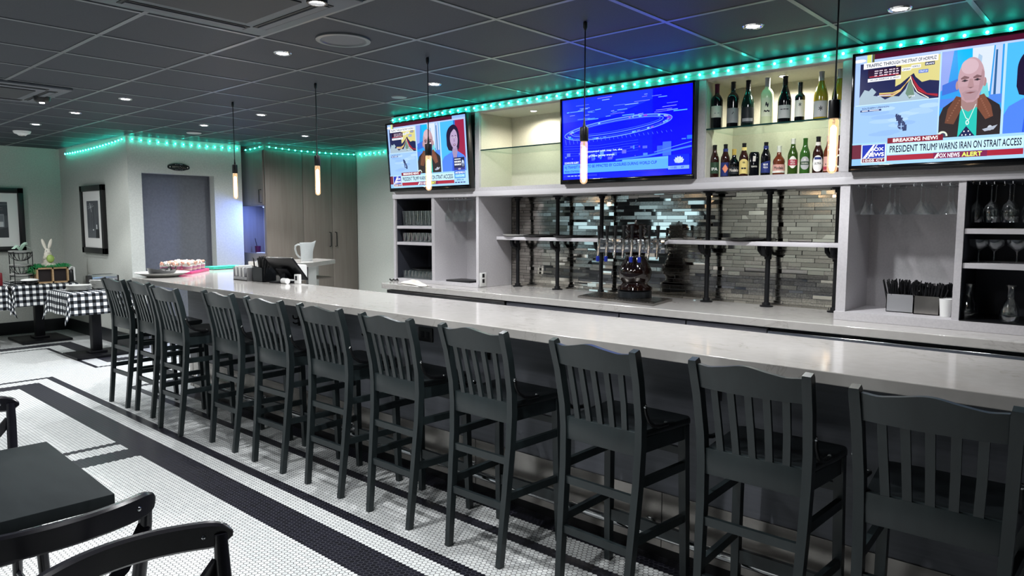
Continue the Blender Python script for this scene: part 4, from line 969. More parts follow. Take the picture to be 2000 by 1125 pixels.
def bottle(kind, x, y, z, h, label, body, foil, bands, group, cap=True, foil_h=.05, cat='bottle', name='wine_bottle'):
    """bands: list of functions adding label meshes -> (name, builder, mats)"""
    t = thing(name, label, cat, (0, 0, 0), 0, group)
    pr = PROF[kind]; H0 = pr[-1][1]
    prof = list(pr); nr = prof[-1][0]
    prof += [(nr, h - .004), (nr * .9, h - .004)] if H0 < h - .01 else []
    q = MB(); q.lathe(prof, (0, 0, 0), 26); q.build('glass_body', body, t)
    q = MB(); q.lathe([(nr + .0006, h - foil_h), (nr + .0009, h - .008), (nr + .0018, h - .008), (nr + .0018, h - .001), (nr, h), (0, h)], (0, 0, 0), 22); q.build('foil_capsule' if name == 'wine_bottle' else 'cap', foil, t)
    a = facing(x, y); R = max(p[0] for p in pr)
    for nm, fn, ms in bands:
        q = MB(); fn(q, R + .0006, a); q.build(nm, ms, t, True, 60, False)
    t.location = (x, y, z); return t
def lab(z0, z1, span=2.4, texts=(), shape=None, band=None):
    def fn(q, r, a):
        patch(q, r, z0, z1, a, span, 0, 14, shape)
        if band: patch(q, r + .0003, band[0], band[1], a, span * (band[2] if len(band) > 2 else 1), 1, 12, band[3] if len(band) > 3 else None)
        for s_, b0, b1, sp in texts: wrap_text(q, s_, r + .0006, b0, b1, a, sp, 2)
    return fn
def flip(fn):  # lettering runs clockwise as seen from outside
    return fn
_wt = wrap_text
def wrap_text(mb, t, r, z0, z1, a_mid, a_span, mi, bold=0.02):
    _wt(mb, t, r, z0, z1, a_mid, a_span, mi, bold)
L = lambda c, b='ldk', t='ldk': [M[c], M[b], M[t]]
G = 'wine bottles on the glass shelf'
WZ, WY = 2.168, 4.53
for kind, x, h, lbl, body, foil, bands, fh in [
 ('bordeaux', -2.228, .298, 'red wine bottle with purple capsule and plain cream label, at left end of glass shelf', 'gl_black', 'maroon', [('front_label', lab(.075, .15, 2.2, [('- -', .10, .105, .8)]), L('lw', 'lg', 'lg'))], .07),
 ('bordeaux', -2.114, .298, 'wine bottle with black capsule and grey slanted-mark label, second from left', 'gl_black', 'foil_k', [('front_label', lab(.03, .125, 2.3, [('/', .085, .10, .35)]), L('lg'))], .055),
 ('burgundy', -2.012, .295, 'slope-shouldered dark green wine bottle with small black label, third from left', 'gl_dgreen', 'foil_k', [('front_label', lab(.02, .12, 2.2, (), None, (.03, .05, .8)), L('ldk', 'lg'))], .06),
 ('bordeaux', -1.886, .294, 'clear pale wine bottle with cream label and curling script', 'gl_pale', 'foil_s', [('front_label', lab(.05, .165, 2.0, [('~', .105, .14, .5), ('~~', .075, .09, .9)]), L('lcream', 'lcream', 'ldk'))], .06),
 ('burgundy', -1.773, .290, 'big black sloping wine bottle with grey label, directly under the puck light', 'gl_black', 'foil_k', [('front_label', lab(.028, .108, 2.2, [('---', .08, .085, 1.2)]), L('lsil', 'lg', 'ldk'))], .07),
 ('slim', -1.678, .24, 'short slim black wine bottle with white crest label, beside the big black one', 'gl_black', 'foil_k', [('front_label', lab(.03, .13, 2.3, [('*', .09, .115, .5)]), L('lw', 'lg', 'ldk'))], .06),
 ('burgundy', -1.553, .288, 'golden white wine bottle with silver horse-head label', 'gl_yel', 'foil_s', [('front_label', lab(.015, .11, 2.5, [('*', .05, .08, .5)]), L('lsil', 'lg', 'ldk'))], .06),
 ('burgundy', -1.447, .288, 'golden white wine bottle at right end of glass shelf, partly behind a pendant cord', 'gl_yel', 'foil_s', [('front_label', lab(.022, .10, 2.2, [('--', .08, .084, 1.0)]), L('lsil', 'lg', 'ldk'))], .06)]:
    bottle(kind, x, WY, WZ, h, lbl, M[body], M[foil], bands, G, True, fh)
G = 'beer bottles under the glass shelf'
BZ, BY = 1.846, 4.55
def beer(kind, x, h, lbl, body, foil, bands, fh=.03): return bottle(kind, x, BY, BZ, h, lbl, M[body], M[foil], bands, G, True, fh, 'bottle', 'beer_bottle')
neck = lambda c: ('neck_label', (lambda q, r, a: patch(q, .0158, .172, .192, a, 3.6, 0, 12)), L(c))
beer('beer', -2.243, .222, 'brown beer bottle with dark green label reading IPA, at left end', 'gl_brown', 'foil_k', [('front_label', lab(.03, .105, 2.4, [('IPA', .05, .07, 1.3)]), L('lgrn', 'lgrn', 'lwhite'))])
beer('beer', -2.166, .222, 'brown beer bottle with blue label and pink diamond', 'gl_brown', 'foil_k', [('front_label', lab(.01, .10, 2.6, (), None, (.03, .088, .5, lambda t: (abs(t - .5), 1 - abs(t - .5)))), L('lblu', 'lorange')), neck('lblu')])
beer('stubby', -2.105, .186, 'short dark beer bottle with gold neck foil, behind the blue-labelled one', 'gl_black', 'gold', [('front_label', lab(.02, .068, 2.4, [('Modelo', .036, .056, 1.5)]), L('ldk', 'ldk', 'lw'))], .06)
beer('beer', -2.037, .220, 'brown beer bottle with yellow label and yellow neck band', 'gl_brown', 'foil_k', [('front_label', lab(.015, .115, 2.2, [('***', .085, .10, .5), ('--', .05, .06, 1.0)], lambda t: (0.06 * (1 - (2 * t - 1) ** 2), .82 + .18 * (1 - (2 * t - 1) ** 2))), L('lyel', 'gold', 'ldk')), neck('lyel')])
t = thing('beer_can', 'black beer can with pale harp mark among the bottles', 'can', (0, 0, 0), 0, 'beer bottles under the glass shelf')
q = MB(); q.lathe([(0, .004), (.025, 0), (.033, .008), (.033, .142), (.028, .155), (.026, .157), (.024, .153), (0, .153)], (0, 0, 0), 28); q.build('can_body', M['gl_black'], t)
q = MB(); wrap_text(q, '|', .0336, .095, .13, facing(-1.966, BY), .5, 0); wrap_text(q, 'GUINNESS', .0336, .058, .068, facing(-1.966, BY), 1.1, 0); q.build('print', M['lw'], t, True, 60, False)
t.location = (-1.966, BY, BZ)
beer('beer', -1.89, .216, 'dark beer bottle with blue slanted label and blue neck label', 'gl_black', 'foil_k', [('front_label', lab(.02, .10, 2.3, [('BLUE', .066, .078, .9), ('MOON', .048, .06, .9)], lambda t: (.0, .75 + .25 * t)), L('lblu', 'lblu', 'lwhite')), neck('lblu')])
beer('stubby', -1.804, .186, 'squat amber beer bottle with pale label and silver neck foil', 'gl_amber', 'foil_w', [('front_label', lab(.016, .068, 2.6, [('Modelo', .036, .056, 1.5)], None, (.016, .028)), L('lpink', 'lw', 'ldk'))], .07)
beer('beer', -1.717, .225, 'green beer bottle with red oval label and pale neck foil', 'gl_green', 'foil_w', [('front_label', lab(.04, .115, 2.0, [('STELLA', .078, .088, .9), ('ARTOIS', .064, .074, .9)], lambda t: (.45 - .45 * math.sin(PI * t), .55 + .45 * math.sin(PI * t)), (.058, .094)), L('lw', 'lred', 'lwhite'))], .065)
beer('beer', -1.642, .222, 'green beer bottle with dark oval label and star', 'gl_lgreen', 'gl_lgreen', [('front_label', lab(.028, .108, 1.9, [('Heineken', .063, .073, 1.3), ('*', .082, .096, .35)], oval, (.058, .078)), L('lsil', 'lgrn', 'lw'))], .03)
beer('beer', -1.564, .226, 'maroon-brown beer bottle with white ULTRA label', 'gl_brown', 'foil_k', [('front_label', lab(.012, .11, 2.2, [('ULTRA', .055, .068, 1.3)], oval, (.085, .10, .6)), L('lwhite', 'lblu', 'ldk')), neck('lw')])
beer('beer', -1.50, .225, 'amber beer bottle with red and white label, behind the lit bulb', 'gl_amber', 'lpink', [('front_label', lab(.015, .10, 2.3, [('--', .05, .058, 1.2)], None, (.02, .04)), L('lpink', 'lred', 'ldk'))], .07)
beer('beer', -1.434, .224, 'brown beer bottle with round ring label, at right end of the row', 'gl_amber', 'gl_brown', [('front_label', lab(.03, .11, 2.3, (), oval, (.04, .10, .78, oval)), L('lw', 'gl_brown'))])

def glass_thing(name, label, prof, loc, group, cat='glass', proto={}, key=None, inner=None):
    key = key or name + label
    if key in proto: return dup(proto[key], loc)
    t = thing(name, label, cat, (0, 0, 0), 0, group)
    q = MB(); q.shell(prof, (0, 0, 0), 18); q.build('bowl', M['glass_d'], t, True, 60, False)
    if inner:
        q = MB(); q.lathe(inner, (0, 0, 0), 16); q.build('base', M['glass_d'], t, True, 60, False)
    t.location = loc; proto[key] = t; return t
PINT = [(.030, .002), (.031, .012), (.042, .143), (.0405, .143), (.030, .014), (.001, .012)]
for i in range(9):
    for j in range(2):
        a = random.Random(i * 7 + j); glass_thing('pint_glass', 'tall clear glass in the crowded row on the top shelf of the left glass cabinet', PINT, (-5.45 + .055 * i + .01 * a.random(), 4.52 + .11 * j, 1.512), 'tall glasses on the top left shelf', inner=[(0, .0), (.03, .0), (.03, .008), (0, .008)])
TUMB = [(.030, .002), (.031, .01), (.036, .088), (.0345, .088), (.029, .014), (.001, .012)]
for i in range(8):
    for j in range(2): glass_thing('tumbler', 'short clear tumbler in the row on the middle shelf of the left glass cabinet', TUMB, (-5.45 + .062 * i, 4.52 + .12 * j, 1.356), 'tumblers on the middle left shelf', inner=[(0, 0), (.03, 0), (.03, .01), (0, .01)])
SHOT = [(.018, .002), (.019, .014), (.025, .075), (.0235, .075), (.018, .018), (.001, .016)]
for i in range(9):
    for j in range(2): glass_thing('shot_glass', 'small clear glass in the row on the floor of the left glass cabinet', SHOT, (-5.445 + .053 * i, 4.50 + .07 * j, 1.002), 'small glasses at the bottom left', inner=[(0, 0), (.018, 0), (.018, .012), (0, .012)])
tag(MB().lathe([(0, 0), (.14, 0), (.20, .016), (.21, .022), (.20, .02), (.14, .006), (0, .006)], (-5.21, 4.66, 1.079), 36).build('serving_tray', M['black'], None), 'black round tray lying across the small glasses at bottom left', 'tray')
q = MB(); q.box(-4.86, 4.50, 1.003, -4.55, 4.70, 1.018, 0, .004); tag(q.build('serving_tray', M['black'], None), 'flat black tray on floor of the open left cubby', 'tray')
# stemmed glasses hanging upside down, origin at the foot
WINE = [(.0345, 0), (.034, -.002), (.010, -.006), (.0042, -.012), (.0038, -.085), (.010, -.098), (.026, -.115), (.0355, -.145), (.034, -.178), (.0285, -.205)]
MART = [(.036, 0), (.035, -.002), (.010, -.005), (.004, -.010), (.0036, -.085), (.010, -.095), (.056, -.158), (.057, -.160)]
def rack(x0, x1, label, xs):
    t = thing('glass_rack', label, 'glass rack', ((x0 + x1) / 2, 4.65, 1.77))
    for x in xs:
        q = MB(); q.tube([(x, 4.46, 1.763), (x, 4.47, 1.752), (x, 4.84, 1.752)], .003, 6); q.tube([(x, 4.48, 1.752), (x, 4.48, 1.77)], .003, 6); q.tube([(x, 4.82, 1.752), (x, 4.82, 1.77)], .003, 6); q.build('wire_rail', M['chrome'], t)
rack(-4.94, -4.41, 'wire stemware rack under the left television', [-4.90, -4.865, -4.80, -4.765, -4.70, -4.665, -4.60, -4.565])
for x in (-4.882, -4.782, -4.682, -4.582):
    for y in (4.56, 4.68):
        if not (x == -4.582 and y == 4.68): glass_thing('wine_glass', 'wine glass hanging upside down in the open left cubby', WINE, (x, y, 1.756), 'wine glasses hanging at left')
rack(-1.33, -.79, 'wire stemware rack above the straws', [-1.30, -1.26, -1.17, -1.13, -1.01, -.97, -.875, -.835])
for x, ys in ((-1.28, (4.55, 4.68)), (-1.15, (4.55, 4.66, 4.77)), (-.99, (4.55, 4.66, 4.77)), (-.855, (4.55, 4.67))):
    for y in ys: glass_thing('martini_glass', 'martini glass hanging upside down above the straws', MART, (x, y, 1.756), 'martini glasses hanging at right')
rack(-.755, -.1, 'wire stemware rack in the dark right-hand cubby', [-.765 + .035, -.70, -.67, -.635, -.59, -.555, -.50, -.465])
for x, ys in ((-.725, (4.58,)), (-.655, (4.54, 4.68)), (-.575, (4.54, 4.68)), (-.485, (4.54, 4.68))):
    for y in ys: glass_thing('wine_glass', 'wine glass hanging upside down in the dark cubby at the right edge', WINE, (x, y, 1.756), 'wine glasses hanging at far right')
COUPE = [(.032, 0), (.031, .002), (.010, .005), (.004, .01), (.0036, .06), (.012, .07), (.045, .095), (.05, .125), (.048, .125), (.044, .098), (.012, .074)]
for x in (-.70, -.63, -.53): glass_thing('coupe_glass', 'coupe glass standing in the dark middle compartment at the right edge', COUPE, (x, 4.56, 1.334), 'coupe glasses at far right')
CAR = [(.036, 0), (.044, .004), (.047, .04), (.04, .085), (.02, .12), (.016, .14), (.017, .18), (.024, .195)]
glass_thing('carafe', 'small glass carafe at left in the bottom dark compartment', CAR, (-.725, 4.52, 1.025), 'carafes at far right', 'carafe')
glass_thing('carafe', 'small glass carafe near the right edge in the bottom dark compartment', CAR, (-.535, 4.48, 1.03), 'carafes at far right', 'carafe')
q = MB(); q.box(-.75, 4.43, 1.0255, -.11, 4.84, 1.030); tag(q.build('bar_mat', M['black'], None), 'black ribbed bar mat on floor of the dark right compartment', 'mat')
# straws in holders
M['alu'] = mat('brushed_holder', 'a9aaad', 0.35, 0.6)
def holder(name, x0, x1, y0, y1, z0, h, label, m, cat='straw holder', mid=None):
    t = thing(name, label, cat, ((x0 + x1) / 2, (y0 + y1) / 2, z0))
    q = MB(); w_ = .004
    q.box(x0, y0, z0, x1, y0 + w_, z0 + h); q.box(x0, y1 - w_, z0, x1, y1, z0 + h); q.box(x0, y0, z0, x0 + w_, y1, z0 + h); q.box(x1 - w_, y0, z0, x1, y1, z0 + h); q.box(x0, y0, z0, x1, y1, z0 + .004)
    q.build('box', m, t, False)
    if mid:
        for x in mid:
            q = MB(); q.box(x - .002, y0 + w_, z0, x + .002, y1 - w_, z0 + h * .9); q.build('divider', m, t, False)
    return t
def straws(x0, x1, y0, y1, z0, ztop, n, label, seed):
    rnd = random.Random(seed); q = MB()
    for i in range(n):
        x = x0 + (x1 - x0) * rnd.random(); y = y0 + (y1 - y0) * rnd.random(); dx = (rnd.random() - .5) * .06 + (x - (x0 + x1) / 2) * .3; dy = (rnd.random() - .5) * .04
        q.tube([(x, y, z0), (x + dx, y + dy, ztop - .035 * rnd.random())], .0032, 5)
    return tag(q.build('straw_bundle', M['black'], None), label, 'straws', None, 'stuff')
holder('straw_holder', -1.155, -1.01, 4.60, 4.74, 1.026, .105, 'light grey metal straw holder, left of the pair in the right cubby', M['alu'])
straws(-1.145, -1.02, 4.61, 4.73, 1.032, 1.215, 170, 'thick bundle of black straws in the left grey holder', 1)
holder('straw_holder', -1.006, -.875, 4.58, 4.74, 1.026, .105, 'darker grey metal straw holder, right of the pair in the right cubby', M['steel'])
straws(-.995, -.885, 4.59, 4.73, 1.032, 1.205, 140, 'bundle of black straws in the darker grey holder', 2)
tag(MB().lathe([(0, 0), (.026, 0), (.034, .10), (.032, .10), (.024, .006), (0, .006)], (-.84, 4.56, 1.026), 22).build('paper_cup', M['white'], None), 'white paper cup beside the straw holders', 'cup')
holder('straw_holder', -.875, -.795, 4.66, 4.76, 1.026, .10, 'grey metal straw holder half hidden behind the cubby upright', M['alu'])
straws(-.87, -.80, 4.67, 4.75, 1.032, 1.21, 90, 'bundle of black straws half hidden by the cubby upright', 3)
# on the back counter
def drape(name, x, y, z, sx, sy, hgt, m, label, cat, seed, rz=0):
    rnd = random.Random(seed); ph = [rnd.random() * 6 for _ in range(6)]; n, k = 26, 14; vs = []; fs = []
    R = Matrix.Rotation(rz, 3, 'Z')
    for i in range(n + 1):
        for j in range(k + 1):
            u, v = i / n * 2 - 1, j / k * 2 - 1
            hh = hgt * (1 - abs(u) ** 3) * (1 - abs(v) ** 3) * (.55 + .25 * math.sin(5 * u + ph[0]) + .3 * math.sin(7 * v + 2 * u + ph[1]))
            p = R @ Vector((u * sx * (1 + .12 * math.sin(3 * v + ph[2])), v * sy * (1 + .2 * math.sin(4 * u + ph[3])), 0)); vs.append((x + p.x, y + p.y, z + .003 + max(0, hh)))
    for i in range(n):
        for j in range(k):
            a = i * (k + 1) + j; fs.append((a, a + 1, a + k + 2, a + k + 1))
    q = MB(); q.add(vs, fs); o = q.build(name, m, None); sd = o.modifiers.new('thick', 'SOLIDIFY'); sd.thickness = .003; sd.offset = 1
    return tag(o, label, cat)
M['cloth_w'] = mat('white_cotton', 'd9d5ce', 0.85, spec=0.1)
drape('bar_towel', -5.03, 4.265, CT, .24, .045, .04, M['cloth_w'], 'crumpled white towel on left end of back counter', 'towel', 3, -.28)
t = thing('coiled_cord', 'black coiled cord lying at left corner of back counter', 'cord', (-5.47, 4.47, CT))
q = MB(); q.tube([(-5.50 + .055 * k / 40 * 2 - .02, 4.36 + .004 * k + .012 * math.cos(k * .9), CT + .014 + .007 * math.sin(k * .9)) for k in range(40)], .006, 6); q.build('coil', M['black'], t)
t = thing('outlet', 'white power outlet on lower end of the left glassware cabinet', 'outlet', (-4.372, 4.50, 1.06))
q = MB(); q.box(-4.375, 4.452, .985, -4.368, 4.53, 1.105, 0, .002); p_ = q.build('cover_plate', M['white'], t)
for z in (1.015, 1.062):
    q = MB(); q.box(-4.3685, 4.478, z, -4.366, 4.506, z + .034, 0, .001); q.build('socket', M['black'], p_)

# ================================================================ ON THE BAR TOP
t = thing('serving_platter', 'white oval platter with dark rim edge at far left end of the bar', 'platter', (-6.50, 2.62, BT))
q = MB(); q.lathe([(0, 0), (.12, 0), (.17, .016), (.215, .034), (.222, .038), (.21, .037), (.12, .010), (0, .010)], (-6.50, 2.62, BT), 40); q.build('dish', M['ceram'], t)
t = thing('basket', 'black glossy oblong basket lying on the white platter', 'basket', (-6.62, 2.66, BT + .012))
q = MB(); n = 28; vs = []; fs = []
for f_, z in ((.80, 0), (.92, .02), (1.0, .045), (1.02, .052), (.95, .050), (.86, .02), (.76, .008)):
    for j in range(n):
        a = 2 * PI * j / n; r_ = .13 * f_; ca, sa = 1.45 * r_ * math.cos(a), .75 * r_ * math.sin(a); vs.append((-6.60 + ca * math.cos(2.3) - sa * math.sin(2.3), 2.66 + ca * math.sin(2.3) + sa * math.cos(2.3), BT + .012 + z + (.014 * math.cos(2 * a + .6) if z > .035 else 0)))
for r_ in range(6):
    for j in range(n): fs.append((r_ * n + j, r_ * n + (j + 1) % n, (r_ + 1) * n + (j + 1) % n, (r_ + 1) * n + j))
fs += [tuple(range(n)), tuple(range(6 * n, 7 * n))]; q.add(vs, fs); q.build('body', M['black'], t)
M['pink'] = mat('pink_plastic', 'd4417e', 0.35)
t = thing('dessert_tray', 'bright pink tray holding the layered dessert cups', 'tray', (-6.84, 2.95, BT))
DA = .83  # long side runs along the clipped corner of the bar
def dloc(lx, ly): return (-6.84 + lx * math.cos(DA) - ly * math.sin(DA), 2.95 + lx * math.sin(DA) + ly * math.cos(DA))
q = MB(); q.rbox((-6.84, 2.95, BT + .006), (.32, .50, .012), DA, 0, 0, 0, .004)
for s in (-1, 1):
    x_, y_ = dloc(s * .155, 0); q.rbox((x_, y_, BT + .016), (.012, .50, .02), DA, 0, 0, 0, .004)
    x_, y_ = dloc(0, s * .245); q.rbox((x_, y_, BT + .016), (.32, .012, .02), DA, 0, 0, 0, .004)
q.build('tray', M['pink'], t)
cm = [mat('dessert_cream', 'efe2cf', .6), mat('dessert_pink', 'cf7fa5', .6), mat('dessert_lilac', 'b68fc8', .6), mat('dessert_yellow', 'e3d58c', .6), mat('dessert_white', 'f2ede8', .55), mat('crumb_topping', 'd69a86', .8)]
c0 = None
for i in range(3):
    for j in range(4):
        x, y = dloc(-.10 + .10 * i, -.18 + .12 * j)
        if c0 is None:
            c0 = thing('dessert_cup', 'clear cup of pink and cream layered dessert on the pink tray', 'dessert cup', (0, 0, 0), 0, 'dessert cups on the pink tray')
            q = MB(); q.shell([(.037, 0), (.047, .085), (.049, .089)], (0, 0, 0), 22); q.build('cup', M['glass'], c0, True, 60, False)
            q = MB(); z = 0
            for k, h_ in ((2, .020), (0, .016), (1, .020), (4, .010)):
                q.lathe([(.0365 + .0115 * z / .1, z + .0005), (.0365 + .0115 * (z + h_) / .1, z + h_)], (0, 0, 0), 22, k); z += h_
            q.build('layers', cm, c0)
            q = MB(); rr = random.Random(5)
            for k in range(16):
                a, r_ = rr.random() * 6.28, .033 * math.sqrt(rr.random()); q.ellipsoid((r_ * math.cos(a), r_ * math.sin(a), .074 + .02 * rr.random()), (.013, .013, .012), 8, 6, 4 if k % 3 else 5)
            q.build('topping', cm, c0)
            c0.location = (x, y, BT + .012)
        else: dup(c0, (x, y, BT + .012), i * 1.1 + j)
M['teal'] = mat('teal_fabric', '3fb09a', 0.8, spec=0.1)
t = thing('folded_cloth', 'folded teal cloth at back edge of the bar, below the blue-lit wall', 'cloth', (-7.05, 3.45, BT))
q = MB(); q.rbox((-7.08, 3.47, BT + .012), (.16, .34, .012), .12, 0, 0, 0, .005); q.rbox((-7.085, 3.465, BT + .025), (.155, .33, .012), .14, 0, 0, 0, .005); q.build('folds', M['teal'], t)
# napkin caddy
t = thing('napkin_caddy', 'white and silver napkin caddy with open slots beside the straw caddy', 'caddy', (-5.60, 2.93, BT))
q = MB(); q.box(-5.72, 2.88, BT, -5.49, 3.0, BT + .006)
for x in (-5.72, -5.66, -5.60, -5.545, -5.495): q.box(x, 2.88, BT, x + .006, 3.0, BT + .105, 0, .001)
q.box(-5.72, 2.994, BT, -5.49, 3.0, BT + .09); q.box(-5.72, 2.88, BT, -5.49, 2.884, BT + .03); q.build('frame', M['alu'], t)
q = MB(); q.box(-5.652, 2.89, BT + .006, -5.61, 2.99, BT + .12, 0, .002); q.box(-5.59, 2.89, BT + .006, -5.556, 2.99, BT + .10, 0, .002); q.box(-5.71, 2.89, BT + .006, -5.675, 2.99, BT + .115, 0, .002); q.build('napkins', M['white'], t)
t = holder('straw_caddy', -5.44, -5.28, 2.90, 3.02, BT, .115, 'dark steel box caddy holding black straws on the bar', M['fridge'], 'caddy', [-5.36])
straws(-5.43, -5.29, 2.91, 3.01, BT + .005, BT + .205, 120, 'black straws and picks standing in the dark steel caddy', 8)
t = thing('receipt_printer', 'white receipt printer behind the straw caddy on the bar', 'printer', (-5.33, 3.16, BT - .05))
q = MB(); q.box(-5.44, 3.06, BT, -5.20, 3.26, BT + .13, 0, .012); q.build('body', M['white'], t)
q = MB(); q.box(-5.41, 3.055, BT + .05, -5.23, 3.062, BT + .09, 0, .002); q.build('paper_slot', M['black'], t)
q = MB(); q.box(-5.40, 3.09, BT + .13, -5.24, 3.10, BT + .17); q.build('paper', M['white'], t)
t = thing('box', 'small white carton behind the straw caddy, left of the tablet', 'box', (-5.62, 3.15, BT))
q = MB(); q.box(-5.74, 3.10, BT, -5.50, 3.25, BT + .15, 0, .004); q.build('carton', M['white'], t)
# tablet till seen from behind
t = thing('tablet_till', 'black tilted tablet till on a stand, seen from the back', 'cash register', (-5.06, 3.0, BT))
q = MB(); q.rbox((-5.08, 3.0, BT + .115), (.30, .018, .235), .2, .72, 0, 0, .006); q.build('tablet', M['black'], t)
q = MB(); q.rbox((-5.12, 3.0, BT + .006), (.18, .15, .012), .25, 0, 0, 0, .004); q.beam((-5.12, 2.99, BT + .01), (-5.11, 2.99, BT + .10), .07, .02, 0, (0, 1, 0)); q.rbox((-5.09, 2.98, BT + .085), (.12, .012, .08), .2, .72, 0, 0, .003); q.build('stand', M['blackm'], t)
t = thing('card_reader', 'small white card reader at right of the tablet till', 'card reader', (-4.95, 3.02, BT))
q = MB(); q.rbox((-4.95, 3.015, BT + .037), (.055, .025, .075), .2, .0, 0, 0, .004); q.build('body', M['white'], t)
q = MB(); q.rbox((-4.952, 3.001, BT + .045), (.02, .003, .035), .2); q.build('screen', M['black'], t)
t = thing('paper_roll', 'white paper roll lying in front of the tablet till stand', 'paper roll', (-5.02, 2.92, BT))
MB().cyl((-5.06, 2.95, BT + .022), .022, .07, 18, 0, 'X').build('roll', M['white'], t)
# service counter behind the end of the bar
SZ = 1.12
t = thing('service_counter', 'raised white service counter with leg panel behind the bar end', 'counter', (-6.95, 4.2, 0))
q = MB(); q.prism([(-6.60, 3.86), (-6.60, 4.20), (-6.95, 4.72), (-7.32, 4.72), (-7.32, 3.86)], SZ - .045, SZ); q.build('slab', M['quartz'], t)
q = MB(); q.box(-6.80, 4.24, 0, -6.75, 4.34, SZ - .045); q.box(-7.28, 4.55, 0, -7.2, 4.66, SZ - .045); q.build('leg_panel', M['white'], t, False)
q = MB(); q.box(-7.25, 3.87, .1, -6.72, 4.14, SZ - .045); q.build('body', M['dark_in'], t, False)
q = MB(); q.box(-7.2, 4.14, .70, -6.82, 4.6, .72); q.box(-7.2, 4.14, .92, -6.82, 4.6, .935); q.build('shelf', M['cab'], t, False)
M['frost'] = mat('cloudy_plastic', 'b4babb', .25); M['frost'].node_tree.nodes['Principled BSDF'].inputs['Alpha'].default_value = .34
t = thing('water_pitcher', 'clear plastic pitcher with handle on the raised white counter', 'pitcher', (-6.93, 4.34, SZ))
q = MB(); n = 26; pr = [(.062, 0), (.064, .01), (.066, .10), (.072, .185), (.076, .20)]; vs = []; fs = []
for r_, z in pr:
    for j in range(n):
        a = 2 * PI * j / n; k = max(0, math.cos(a - .95)) ** 6; vs.append((-6.93 + (r_ + k * .028 * max(0, (z - .12) / .08)) * math.cos(a), 4.34 + (r_ + k * .028 * max(0, (z - .12) / .08)) * math.sin(a), SZ + z + k * .022 * max(0, (z - .15) / .05)))
for i in range(len(pr) - 1):
    for j in range(n): fs.append((i * n + j, i * n + (j + 1) % n, (i + 1) * n + (j + 1) % n, (i + 1) * n + j))
fs.append(tuple(range(n))); q.add(vs, fs); o = q.build('jug', M['frost'], t); sd = o.modifiers.new('thick', 'SOLIDIFY'); sd.thickness = .003
ha = .95 + PI; hx, hy = math.cos(ha), math.sin(ha)
q = MB(); q.tube([(-6.93 + hx * r_, 4.34 + hy * r_, SZ + z) for r_, z in ((.066, .175), (.095, .18), (.118, .165), (.122, .13), (.108, .08), (.085, .045), (.064, .035))], .010, 8); q.build('handle', M['frost'], t)
q = MB(); q.rbox((-7.02, 4.02, SZ + .008), (.26, .20, .014), .1, 0, 0, 0, .005); tag(q.build('serving_tray', M['black'], None), 'flat black tray on the raised white counter behind the tablet', 'tray')

# ================================================================ PENDANTS
p0 = None
for i, (x, l) in enumerate([(-5.925, 'bare tubular bulb pendant farthest left, in front of the restroom wall'), (-4.665, 'bare tubular bulb pendant in front of the tall wood cabinet'), (-3.425, 'bare tubular bulb pendant in front of the left television'),
                            (-2.22, 'bare tubular bulb pendant in front of the blue middle television'), (-.985, 'bare tubular bulb pendant in front of the beer bottles, nearest the camera')]):
    if p0 is None:
        p0 = thing('pendant_lamp', l, 'pendant lamp', (0, 0, 0), 0, 'bulb pendants over the bar')
        D = CEIL
        q = MB(); q.lathe([(.006, 0), (.011, -.004), (.011, -.03), (.004, -.045)], (0, 0, 0), 14); q.build('ceiling_grip', M['black'], p0)
        q = MB(); q.tube([(0, 0, -.02), (.001, 0, -.25), (0, 0, 2.06 - D)], .0034, 8); q.build('cord', M['black'], p0)
        q = MB(); q.lathe([(.0035, 2.085 - D), (.006, 2.06 - D), (.009, 2.040 - D), (.0215, 2.036 - D), (.0225, 2.032 - D), (.0225, 1.968 - D), (.0205, 1.964 - D), (0, 1.964 - D)], (0, 0, 0), 24); q.build('socket', M['black'], p0)
        q = MB(); q.shell([(.015, 1.966 - D), (.0192, 1.955 - D), (.0192, 1.765 - D)] + [(.0192 * math.cos(k * PI / 12), 1.765 - D - .0192 * math.sin(k * PI / 12)) for k in range(1, 7)], (0, 0, 0), 20); b_ = q.build('bulb', M['bulb_glass'] if 'bulb_glass' in M else M['glass'], p0, True, 80, False)
        q = MB(); q.lathe([(.004, 1.938 - D), (.0115, 1.928 - D), (.0125, 1.80 - D), (.0125, 1.775 - D), (.007, 1.758 - D)], (0, 0, 0), 16); q.build('filament', M['bulb'], b_)
        q = MB(); q.lathe([(.003, 1.964 - D), (.006, 1.95 - D), (.004, 1.938 - D)], (0, 0, 0), 10); q.build('stem', M['chrome'], b_)
        p0.location = (x, 3.03, CEIL)
    else: dup(p0, (x, 3.03, CEIL), .3 * i, l)

